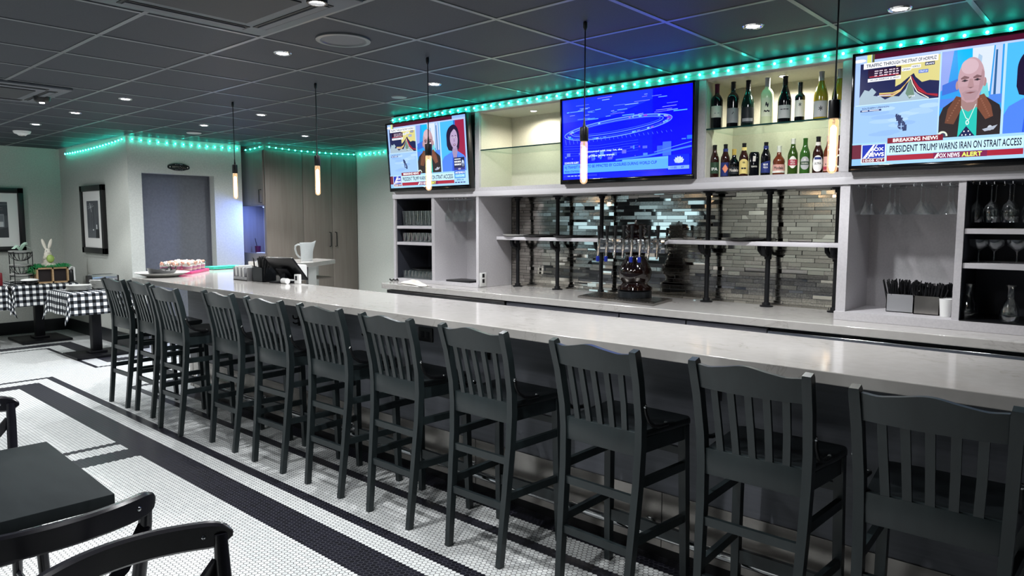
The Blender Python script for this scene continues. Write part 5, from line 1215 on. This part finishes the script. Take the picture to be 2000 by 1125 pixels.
# ================================================================ TALL CABINET AND NICHE
t = thing('tall_cabinet', 'tall woodgrain storage cabinet with black handles against the back wall', 'cabinet', (-9.1, 5.6, 0))
q = MB(); q.box(-9.40, 5.20, .08, -8.77, 6.34, 2.50); q.box(-9.40, 4.885, 0, -8.77, 6.34, .08); q.box(-9.40, 4.90, 2.50, -8.78, 6.34, CEIL); q.build('carcass', M['cab'], t, False)
for a, b, hs in [(4.885, 5.44, None), (5.446, 5.905, 5.86), (5.911, 6.335, 5.955)]:
    q = MB(); q.box(-8.77, a, .10, -8.75, b, 2.488, 0, .002); d_ = q.build('door', M['cab'], t)
    if hs:
        q = MB(); q.tube([(-8.75, hs, 1.40), (-8.715, hs, 1.40), (-8.715, hs, 1.20), (-8.75, hs, 1.20)], .007, 8); q.build('handle', M['black'], d_)
q = MB(); q.box(-9.40, 4.885, 1.76, -8.77, 5.20, 2.50); q.box(-9.40, 4.885, .08, -8.77, 5.20, 1.125); q.box(-8.80, 4.885, 1.125, -8.77, 5.20, 1.76); q.box(-9.40, 4.885, 1.125, -9.36, 5.20, 1.76)
q.build('niche_carcass', M['cab'], t, False)
q = MB(); q.box(-9.36, 5.185, 1.125, -8.80, 5.20, 1.76); q.build('niche_back', M['lam'], t, False)
q = MB(); q.box(-9.36, 4.868, 1.775, -8.775, 4.885, 2.488, 0, .002); d_ = q.build('door', M['cab'], t)
q = MB(); q.tube([(-8.83, 4.868, 1.97), (-8.83, 4.835, 1.97), (-8.83, 4.835, 1.80), (-8.83, 4.868, 1.80)], .007, 8); q.build('handle', M['black'], d_)
q = MB(); q.box(-9.36, 4.868, .10, -8.775, 4.885, 1.115, 0, .002); q.build('door', M['cab'], t)
k = thing('niche_light', 'slim cold blue-white lamp under the top of the cabinet niche', 'lamp', (-9.06, 5.05, 1.76))
q = MB(); q.box(-9.0, 4.97, 1.745, -8.82, 5.03, 1.76, 0, .003); q.build('housing', M['white'], k)
q = MB(); q.box(-8.99, 4.975, 1.742, -8.83, 5.025, 1.745); q.build('lens', M['led_blue'], k)
bl = bpy.data.lights.new('niche_glow', 'AREA'); bl.shape = 'RECTANGLE'; bl.size = .16; bl.size_y = .05; bl.energy = 21.0; bl.color = (.15, .27, 1.0)
bo = bpy.data.objects.new('niche_glow', bl); bo.location = (-8.90, 4.99, 1.738); bo.rotation_euler = (-.5, .35, 0); C.objects.link(bo)
k = thing('till_monitor', 'dark till screen inside the blue-lit niche', 'monitor', (-8.95, 5.0, 1.125))
q = MB(); q.rbox((-8.95, 5.05, 1.235), (.26, .02, .18), -.5, .75, 0, 0, .005); q.build('screen', M['black'], k)
q = MB(); q.rbox((-8.95, 5.04, 1.135), (.16, .12, .02), -.5, 0, 0, 0, .004); q.beam((-8.95, 5.04, 1.14), (-8.95, 5.05, 1.22), .05, .03, 0, (0, 1, 0)); q.build('stand', M['blackm'], k)
q = MB(); q.rbox((-8.93, 4.925, 1.131), (.20, .06, .010), .2, 0, 0, 0, .003); tag(q.build('paper_slip', M['white'], None), 'white paper slips on the niche floor', 'paper')
t = thing('pen_cup', 'dark cup with a pen inside the blue-lit niche', 'cup', (-9.2, 5.0, 1.125))
MB().lathe([(0, 0), (.035, 0), (.04, .09), (.037, .09), (.03, .005), (0, .005)], (-9.2, 5.0, 1.125), 18).build('cup', M['maroon'], t)
MB().tube([(-9.2, 5.0, 1.13), (-9.25, 4.99, 1.32)], .005, 6).build('pen', M['black'], t)

# ================================================================ SIGN AND PICTURES
t = thing('restroom_sign', 'small black scalloped RESTROOM sign above the grey door', 'sign', (-9.13, 3.93, 2.225))
pl = []
for i in range(72):
    a = 2 * PI * i / 72; c_, s_ = math.cos(a), math.sin(a)
    rx = .135 * (abs(c_) ** .8) * (1 if c_ >= 0 else -1); rz = .036 * (abs(s_) ** .7) * (1 if s_ >= 0 else -1)
    if abs(c_) < .62: rz *= 1.0 + .28 * math.cos(c_ / .62 * PI / 2)
    pl.append((3.93 + rx, 2.225 + rz))
q = MB(); q.prism(pl, -9.13, -9.118, 'YZ'); q.build('board', M['black'], t)
P = MB(); vs, fs = text_geo('RESTROOM', .03); P.add([(-9.1172, 3.85 + a * .16, 2.212 + b * .026) for a, b in vs], fs)
for s in (-1, 1): P.lathe([(0, 0), (.008, 0), (.008, .0012)], (-9.118, 3.93 + s * .108, 2.225), 10, 0, 'X')
P.build('lettering', M['lw'], t, False)
q = MB()
for k in range(5): q.ellipsoid((-9.1175, 3.93 - .04 + .02 * k, 2.225 + .034 + .004 * (2 - abs(k - 2))), (.0012, .007, .004), 8, 6); q.ellipsoid((-9.1175, 3.93 - .04 + .02 * k, 2.225 - .034 - .004 * (2 - abs(k - 2))), (.0012, .007, .004), 8, 6)
q.build('ornament', M['lg'], t)
def picture(name, label, loc, wd, ht, fr, mt, fn, rz):
    t = thing(name, label, 'picture', (0, 0, 0))
    q = MB(); a = wd / 2
    for b in ((-a, -.045, 0, -a + fr, 0, ht), (a - fr, -.045, 0, a, 0, ht), (-a, -.045, 0, a, 0, fr), (-a, -.045, ht - fr, a, 0, ht)): q.box(*b, 0, .003)
    q.build('frame', M['black'], t)
    q = MB(); q.box(-a + fr * .8, -.026, fr * .8, a - fr * .8, -.004, ht - fr * .8); q.build('mat_board', M['lwhite'], t, False)
    P = Pic(wd - 2 * mt, ht - 2 * mt, .00004); fn(P); P.build('photo_print', M['print'], t, (-(wd / 2 - mt), -.0268, mt))
    t.location = loc; t.rotation_euler = (0, 0, rz)
def tree(P):
    P.rect(0, 0, 1, 1, '50545a'); P.rect(0, 0, 1, .25, '5d6166'); rr = random.Random(4)
    for i in range(26):
        u = .2 + .7 * rr.random(); P.line([(u, .15 + .1 * rr.random()), (u + .1 * (rr.random() - .5), .5), (u + .3 * (rr.random() - .5), .95)], .006, ['7c8086', '3a3d42', '93979c'][i % 3])
    for i in range(7):
        a = .4 + .5 * i; P.line([(.38, .82), (.38 + .28 * math.cos(a), .82 + .13 * math.sin(a))], .010, 'c4c8cc')
    P.line([(.3, .95), (.42, .70)], .03, 'd8dcde'); P.ell(.52, .22, .06, .02, 'e4e7e8', 12); P.rect(.72, 0, 1, .24, '202327'); P.rect(.78, .24, .86, .36, 'd8dcde'); P.line([(.86, .30), (1, .62)], .012, '22252a')
def shop(P):
    P.rect(0, 0, 1, 1, '4d5156'); P.rect(0, .62, 1, 1, '3c4046'); P.line([(0, .82), (1, .93)], .012, '6d7278'); P.line([(0, .70), (1, .97)], .008, '63686e')
    P.rect(.0, .0, 1, .20, '5f6469'); P.poly([(.6, .0), (1, 0), (1, .3), (.85, .22)], '33373b')
    for i in range(5):
        u = .42 + .11 * i; P.rect(u, .30, u + .085, .66, '85898e'); P.rect(u + .01, .30, u + .07, .44, 'c8cbcd'); P.rect(u + .015, .46, u + .07, .62, ['b4b8bb', '70757a', 'd0d3d5'][i % 3])
    P.rect(.1, .25, .40, .66, '2c3034'); P.text('PAC', .70, .77, .93, .84, 'e8eaeb', .02)
picture('framed_picture', 'narrow-looking framed black and white photo on the alcove wall', (-10.29, 3.329, 1.135), .82, .88, .075, .20, tree, 0)
picture('framed_picture', 'framed black and white street photo with letters PAC, cut off by left edge', (XL + .001, 2.28, 1.14), 1.16, .86, .07, .19, shop, PI / 2)

# ================================================================ CHECKED TABLES AT THE BACK
def cloth(x0, x1, y0, y1, z, oh, label, grp, extra=0.0):
    """cloth over a table top, with hanging sides and folded corners"""
    W_, D_ = x1 - x0, y1 - y0; n = 44; vs = []; fs = []; uv = {}; q = MB()
    e = .006
    for i in range(n + 1):
        for j in range(n + 1):
            s = -oh + (W_ + 2 * oh) * i / n; u = -oh + (D_ + 2 * oh) * j / n
            cx_ = min(max(s, 0), W_); cy_ = min(max(u, 0), D_); ex, ey = s - cx_, u - cy_; d_ = math.hypot(ex, ey)
            x, y, zz = cx_, cy_, z + e
            if d_ > 0:
                if ex and ey:
                    dr = Vector((ex, ey)).normalized(); zz -= d_ * .97; x += dr.x * (.02 + .34 * min(abs(ex), abs(ey))); y += dr.y * (.02 + .34 * min(abs(ex), abs(ey)))
                else:
                    zz -= d_ * .985; wv = .010 * math.sin((s if ey else u) * 17 + x0 * 5) * d_ / oh
                    x += (1 if ex > 0 else -1) * (.012 + .05 * d_ + wv) if ex else 0; y += (1 if ey > 0 else -1) * (.012 + .05 * d_ + wv) if ey else 0
            k = len(vs); vs.append((x0 + x, y0 + y, zz)); uv[k] = (s, u)
    for i in range(n):
        for j in range(n):
            a = i * (n + 1) + j; fs.append((a, a + n + 1, a + n + 2, a + 1))
    q.add(vs, fs); q.uv = uv; o = q.build('tablecloth', M['gingham'], None, True, 80, False)
    return tag(o, label, 'tablecloth', grp)
def back_table(x0, x1, y0, y1, label, wall=False):
    t = thing('buffet_table', label, 'table', ((x0 + x1) / 2, (y0 + y1) / 2, 0), 0, 'tables under checked cloths')
    xc, yc = (x0 + x1) / 2, (y0 + y1) / 2
    q = MB(); q.box(x0, y0, .725, x1, y1, .755, 0, .003); q.build('tabletop', M['table'], t)
    q = MB(); q.box(xc - .05, yc - .05, .06, xc + .05, yc + .05, .725, 0, .004); q.build('column', M['blackm'], t)
    q = MB(); q.box(x0 + .08, yc - .28, 0, x1 - .08, yc + .28, .03, 0, .005); q.box(xc - .09, yc - .09, .03, xc + .09, yc + .09, .06, 0, .005); q.build('base_plate', M['blackm'], t)
back_table(-9.44, -8.78, 2.54, 3.24, 'small table with checked cloth in front of the alcove wall picture')
cloth(-9.44, -8.78, 2.54, 3.24, .755, .25, 'black and white checked cloth on the table carrying the plate stacks', 'checked tablecloths')
back_table(-11.25, -10.40, 2.42, 3.12, 'table with checked cloth carrying the rabbit and basket tower')
cloth(-11.25, -10.40, 2.42, 3.12, .755, .27, 'black and white checked cloth under the rabbit and wooden crate', 'checked tablecloths')
back_table(-11.25, -10.40, 1.62, 2.33, 'table with checked cloth at left edge of the photo')
cloth(-11.25, -10.40, 1.62, 2.33, .755, .30, 'black and white checked cloth at left edge of the photo', 'checked tablecloths')
TZ_ = .762
# plates
pl0 = None
def plates(x, y, z, n, r, label, grp):
    global pl0
    for i in range(n):
        if pl0 is None:
            pl0 = thing('plate', label, 'plate', (0, 0, 0), 0, grp); q = MB(); q.lathe([(0, 0), (.065, 0), (.07, .003), (.125, .012), (.13, .015), (.124, .015), (.07, .006), (0, .006)], (0, 0, 0), 32); q.build('dish', M['ceram'], pl0); pl0.location = (x, y, z)
        else: dup(pl0, (x + .004 * math.sin(i * 2.1), y + .004 * math.cos(i * 1.7), z + i * .0085), i * .7, label, grp)
plates(-9.10, 2.74, TZ_, 7, .13, 'white plate in the low stack at front of the checked table', 'low plate stack')
plates(-9.16, 3.00, TZ_, 12, .13, 'white plate in the taller stack beside the toaster', 'tall plate stack')
t = thing('toaster', 'chrome rounded toaster with black end on the checked table', 'toaster', (-9.42, 3.05, TZ_))
q = MB(); prf = [(2.955, TZ_ + .01), (2.95, TZ_ + .08), (2.965, TZ_ + .13), (3.0, TZ_ + .155), (3.05, TZ_ + .16), (3.10, TZ_ + .155), (3.135, TZ_ + .13), (3.15, TZ_ + .08), (3.145, TZ_ + .01)]
T2 = lambda q: q
q.sweep([(-9.33, 2.93, TZ_ + .085), (-9.33, 3.2, TZ_ + .085)], [(a, b) for a, b in ((-.085, -.075), (.085, -.075), (.09, 0), (.08, .05), (.05, .075), (-.05, .075), (-.08, .05), (-.09, 0))], (1, 0, 0)); q.build('shell', M['chrome'], t)
q = MB(); q.box(-9.415, 2.905, TZ_, -9.245, 2.932, TZ_ + .15, 0, .012); q.build('end_cap', M['black'], t)
q = MB(); q.box(-9.415, 3.198, TZ_, -9.245, 3.222, TZ_ + .15, 0, .012); q.build('end_cap', M['black'], t)
q = MB(); q.box(-9.37, 2.96, TZ_ + .158, -9.345, 3.17, TZ_ + .161); q.box(-9.315, 2.96, TZ_ + .158, -9.29, 3.17, TZ_ + .161); q.build('slot', M['black'], t)
# crate, grass, rabbit
M['pine'] = wood('pine_wood', 'a98a64', 'bb9c76', (3, 3, 40), .6)
t = thing('wooden_crate', 'pine crate with two dark openings, under the rabbit figurine', 'crate', (-10.62, 2.865, TZ_))
q = MB(); x0, x1, y0, y1, z0, z1 = -10.78, -10.48, 2.685, 3.045, TZ_, TZ_ + .20
q.box(x0, y0, z0, x1, y1, z0 + .02); q.box(x0, y0, z1 - .02, x1, y1, z1)
for y in (y0, (y0 + y1) / 2 - .008, y1 - .018): q.box(x0, y, z0, x1, y + .018, z1)
q.box(x0, y0, z0, x0 + .01, y1, z1); q.build('frame', M['pine'], t, False)
q = MB(); q.box(x1 - .05, y0 + .02, z0 + .02, x1 - .045, (y0 + y1) / 2 - .01, z1 - .02); q.box(x1 - .05, (y0 + y1) / 2 + .012, z0 + .02, x1 - .045, y1 - .02, z1 - .02); q.build('dark_panel', mat('dark_crate_panel', '1a1012', .7), t, False)  # dark sheets set back inside both openings
M['grass'] = mat('green_paper_grass', '1f8f4e', .6)
q = MB(); rr = random.Random(11)
for i in range(420):
    x = x0 - .02 + (x1 - x0 + .05) * rr.random(); y = y0 - .07 + (y1 - y0 + .09) * rr.random(); h_ = .012 + .035 * rr.random(); a = rr.random() * 6.28
    zb = z1 if y > y0 - .01 else z1 - .09 * rr.random() - .01; dx, dy = .045 * math.cos(a), .045 * math.sin(a)
    q.tube([(x, y, zb + .001), (x + dx * .4, y + dy * .4, zb + h_), (x + dx, y + dy, zb + h_ * .5)], .0022, 4)
tag(q.build('paper_grass', M['grass'], None), 'green shredded paper grass heaped on top of the pine crate', 'paper grass', None, 'stuff')
M['rabbit'] = mat('rabbit_glaze', 'ded8cb', .5, spec=.3); M['egg'] = mat('green_egg', '9db85e', .45)
t = thing('rabbit_figurine', 'white rabbit figurine holding a green egg on the pine crate', 'figurine', (-10.60, 2.85, z1))
q = MB(); bx_, by_, bz_ = -10.60, 2.85, z1
q.ellipsoid((bx_, by_, bz_ + .085), (.058, .062, .09), 18, 12); q.ellipsoid((bx_, by_, bz_ + .03), (.07, .085, .038), 18, 10); q.ellipsoid((bx_ + .01, by_, bz_ + .165), (.042, .045, .045), 16, 10)
q.ellipsoid((bx_ + .015, by_, bz_ + .20), (.040, .038, .042), 16, 10); q.ellipsoid((bx_ + .045, by_, bz_ + .192), (.022, .024, .02), 12, 8)
for s in (-1, 1):
    R = Matrix.Rotation(s * -.28, 3, 'X'); q.ellipsoid((bx_ - .005, by_ + s * .034, bz_ + .295), (.012, .021, .075), 14, 10, 0, R)
    q.ellipsoid((bx_ + .055, by_ + s * .055, bz_ + .022), (.045, .022, .02), 12, 8); q.ellipsoid((bx_ + .04, by_ + s * .05, bz_ + .12), (.03, .016, .018), 12, 8)
o = q.build('body', M['rabbit'], t, True, 180); rm = o.modifiers.new('remesh', 'REMESH'); rm.mode = 'VOXEL'; rm.voxel_size = .0055; rm.use_smooth_shade = True
MB().ellipsoid((bx_ + .062, by_ + .012, bz_ + .11), (.038, .044, .052), 18, 12).build('egg', M['egg'], t)
q = MB(); 
for s in (-1, 1): q.ellipsoid((bx_ + .047, by_ + s * .022, bz_ + .21), (.004, .005, .006), 8, 6)
q.build('eye', M['black'], t)
# basket tower
t = thing('basket_tower', 'three-tier black wire stand on the table beside the crate', 'wire stand', (-10.62, 2.56, TZ_))
tx, ty = -10.62, 2.56
q = MB()
for sx, sy in ((-.1, -.1), (.1, -.1), (.1, .1), (-.1, .1)): q.tube([(tx + sx, ty + sy, TZ_), (tx + sx, ty + sy, TZ_ + .41)], .005, 6)
for z in (.02, .10, .22, .39): q.tube([(tx + .125 * math.cos(a * PI / 12), ty + .125 * math.sin(a * PI / 12), TZ_ + z) for a in range(25)], .0045, 6)
q.build('frame', M['blackm'], t)
for z in (.22, .39):
    q = MB()
    for k in range(8):
        a = k * PI / 8
        q.tube([(tx + .125 * math.cos(a) * math.cos(b * PI / 10), ty + .125 * math.sin(a) * math.cos(b * PI / 10), TZ_ + z - .10 * math.sin(b * PI / 10)) for b in range(11)], .003, 5)
    q.build('wire_basket', M['blackm'], t)
for z, l in ((.395, 'white plate on the top tier of the wire stand'), (.225, 'white plate on the middle tier of the wire stand'), (.105, 'white plate on the low tier of the wire stand'), (.025, 'white plate at the foot of the wire stand')):
    for k in range(2): dup(pl0, (tx, ty, TZ_ + z + .009 * k), k, l, 'plates on the wire stand')
M['ribbon'] = mat('pale_green_ribbon', 'b9d6c4', .6)
t = thing('ribbon_bow', 'pale green ribbon bow on top of the wire stand', 'bow', (tx, ty, TZ_ + .42))
q = MB()
for k, (a, L_, h_) in enumerate(((.3, .13, .06), (1.3, .11, .05), (2.4, .13, .07), (3.6, .12, .05), (4.5, .10, .08), (5.5, .14, .06))):
    q.sweep([(tx, ty, TZ_ + .428), (tx + .5 * L_ * math.cos(a), ty + .5 * L_ * math.sin(a), TZ_ + .428 + h_), (tx + L_ * math.cos(a), ty + L_ * math.sin(a), TZ_ + .43 + (h_ * .3 if k % 2 else h_ * 1.3))], [(-.02, -.001), (.02, -.001), (.02, .001), (-.02, .001)])
q.build('loops', M['ribbon'], t)
t = thing('serving_bowl', 'low black bowl with white lid between the wire stand and crate', 'bowl', (-10.50, 2.585, TZ_))
bx2, by2 = -10.46, 2.60
t.location = (bx2, by2, TZ_); MB().lathe([(0, 0), (.06, 0), (.10, .05), (.098, .052)], (bx2, by2, TZ_), 28).build('bowl', M['black'], t); MB().lathe([(.10, .052), (.085, .066), (.03, .075), (0, .076)], (bx2, by2, TZ_), 28).build('lid', M['ceram'], t)
M['red'] = mat('dark_red_plastic', '6e0f1c', .4)
tag(MB().box(-10.62, 2.19, TZ_, -10.48, 2.325, TZ_ + .16, 0, .01).build('canister', M['red'], None), 'dark red canister on the checked table at left edge', 'canister')
t = thing('coffee_jug', 'white insulated jug with curved handle beside the pine crate', 'jug', (-10.46, 3.09, TZ_))
MB().lathe([(0, 0), (.032, 0), (.036, .02), (.036, .12), (.028, .15), (.022, .165), (0, .17)], (-10.50, 3.075, TZ_), 22).build('body', M['black'], t)
MB().tube([(-10.48, 3.05, TZ_ + .165), (-10.47, 3.075, TZ_ + .2), (-10.47, 3.105, TZ_ + .19), (-10.47, 3.108, TZ_ + .02)], .011, 8).build('handle', M['white'], t)

# ================================================================ FRONT TABLE AND CHAIRS
t = thing('dining_table', 'square charcoal wood table in the left foreground', 'table', (0, 0, 0))
q = MB(); q.box(-.36, -.39, .722, .36, .37, .76, 0, .004); q.build('tabletop', M['table'], t)
q = MB(); q.box(-.20, -.20, .69, .20, .20, .722, 0, .003); q.build('top_plate', M['blackm'], t)
q = MB(); q.box(-.055, -.055, .04, .055, .055, .69, 0, .004); q.build('column', M['blackm'], t)
q = MB(); q.box(-.30, -.05, 0, .30, .05, .04, 0, .006); q.box(-.05, -.30, 0, .05, .30, .04, 0, .006); q.build('base', M['blackm'], t)
t.location = (-2.58, .37, 0); t.rotation_euler = (0, 0, -.03)
def xchair(label, loc, rz):
    """origin at floor centre, faces +Y; back at -Y"""
    t = thing('cross_back_chair', label, 'chair', (0, 0, 0), 0, 'cross-back dining chairs'); m = M['chair']
    q = MB(); n = 30; vs = []; fs = []
    rings = [(.93, .438), (1.0, .446), (1.0, .462), (.95, .468), (.5, .462)]
    for f_, z in rings:
        for j in range(n):
            a = 2 * PI * j / n; r_ = (abs(math.cos(a)) ** 4 + abs(math.sin(a)) ** 4) ** -.25; vs.append((.215 * f_ * r_ * math.cos(a), .21 * f_ * r_ * math.sin(a), z))
    for i in range(len(rings) - 1):
        for j in range(n): fs.append((i * n + j, i * n + (j + 1) % n, (i + 1) * n + (j + 1) % n, (i + 1) * n + j))
    fs += [tuple(range(n)), tuple(range((len(rings) - 1) * n, len(rings) * n))]; q.add(vs, fs); q.build('seat', m, t)
    for s in (-1, 1):
        q = MB(); q.tube([(s * .185, -.24, 0), (s * .185, -.205, .30), (s * .188, -.20, .46), (s * .196, -.225, .66), (s * .205, -.255, .80), (s * .207, -.262, .862)], .018, 12, 0, [.8, 1, 1, .95, .9, .8]); q.build('back_post', m, t)
        q = MB(); q.tube([(s * .185, .20, 0), (s * .18, .18, .25), (s * .175, .165, .45)], .017, 12, 0, [.75, 1, 1.05]); q.build('front_leg', m, t)
        q = MB(); q.tube([(s * .183, .175, .22), (s * .185, -.205, .22)], .010, 10); q.build('side_stretcher', m, t)
        # crossing ribbon of the back
        q = MB(); q.sweep([(s * .20, -.262 - .0, .80), (s * .14, -.285, .72), (s * .03, -.285 - s * .005, .625), (-s * .08, -.262, .54), (-s * .165, -.215, .468)], [(-.015, -.006), (.015, -.006), (.015, .006), (-.015, .006)], (1, 0, .6)); q.build('cross_brace', m, t)
    q = MB(); q.tube([(-.178, .18, .26), (.178, .18, .26)], .010, 10); q.tube([(-.185, -.205, .27), (.185, -.205, .27)], .010, 10); q.build('stretcher', m, t)
    # bowed top rail
    q = MB(); k = 40; path = []; sc_ = []
    for i in range(k + 1):
        u = -1 + 2 * i / k; path.append((u * .232, -.252 - .085 * (1 - u * u), .857 + .008 * (1 - u * u))); e_ = math.sqrt(max(.04, 1 - (max(0, abs(u) - .80) / .204) ** 2)); sc_.append(e_)
    prof = [(-.012, -.024), (-.006, -.030), (.006, -.030), (.012, -.024), (.012, .024), (.006, .030), (-.006, .030), (-.012, .024)]
    q.sweep(path, [(b, a) for a, b in prof], (0, 0, 1), 0, sc_); tr = q.build('top_rail', m, t)
    q = MB()
    for s in (-1, 1): q.ellipsoid((s * .176, -.300, .860), (.006, .005, .006), 10, 8); q.ellipsoid((s * .176, -.276, .860), (.006, .005, .006), 10, 8)
    q.build('screw', M['chrome'], tr)
    t.location = loc; t.rotation_euler = (0, 0, rz); return t
c1 = xchair('cross-back chair with bowed rail at near side of the charcoal table', (-2.08, .462, 0), PI / 2)
dup(c1, (-1.215, .53, 0), -PI / 2 + .12, 'nearest cross-back chair, only its thick dark top rail in view at bottom left')
dup(c1, (-3.43 + .5, .50, 0), -PI / 2, 'cross-back chair on far side of the charcoal table, cut off by left edge')
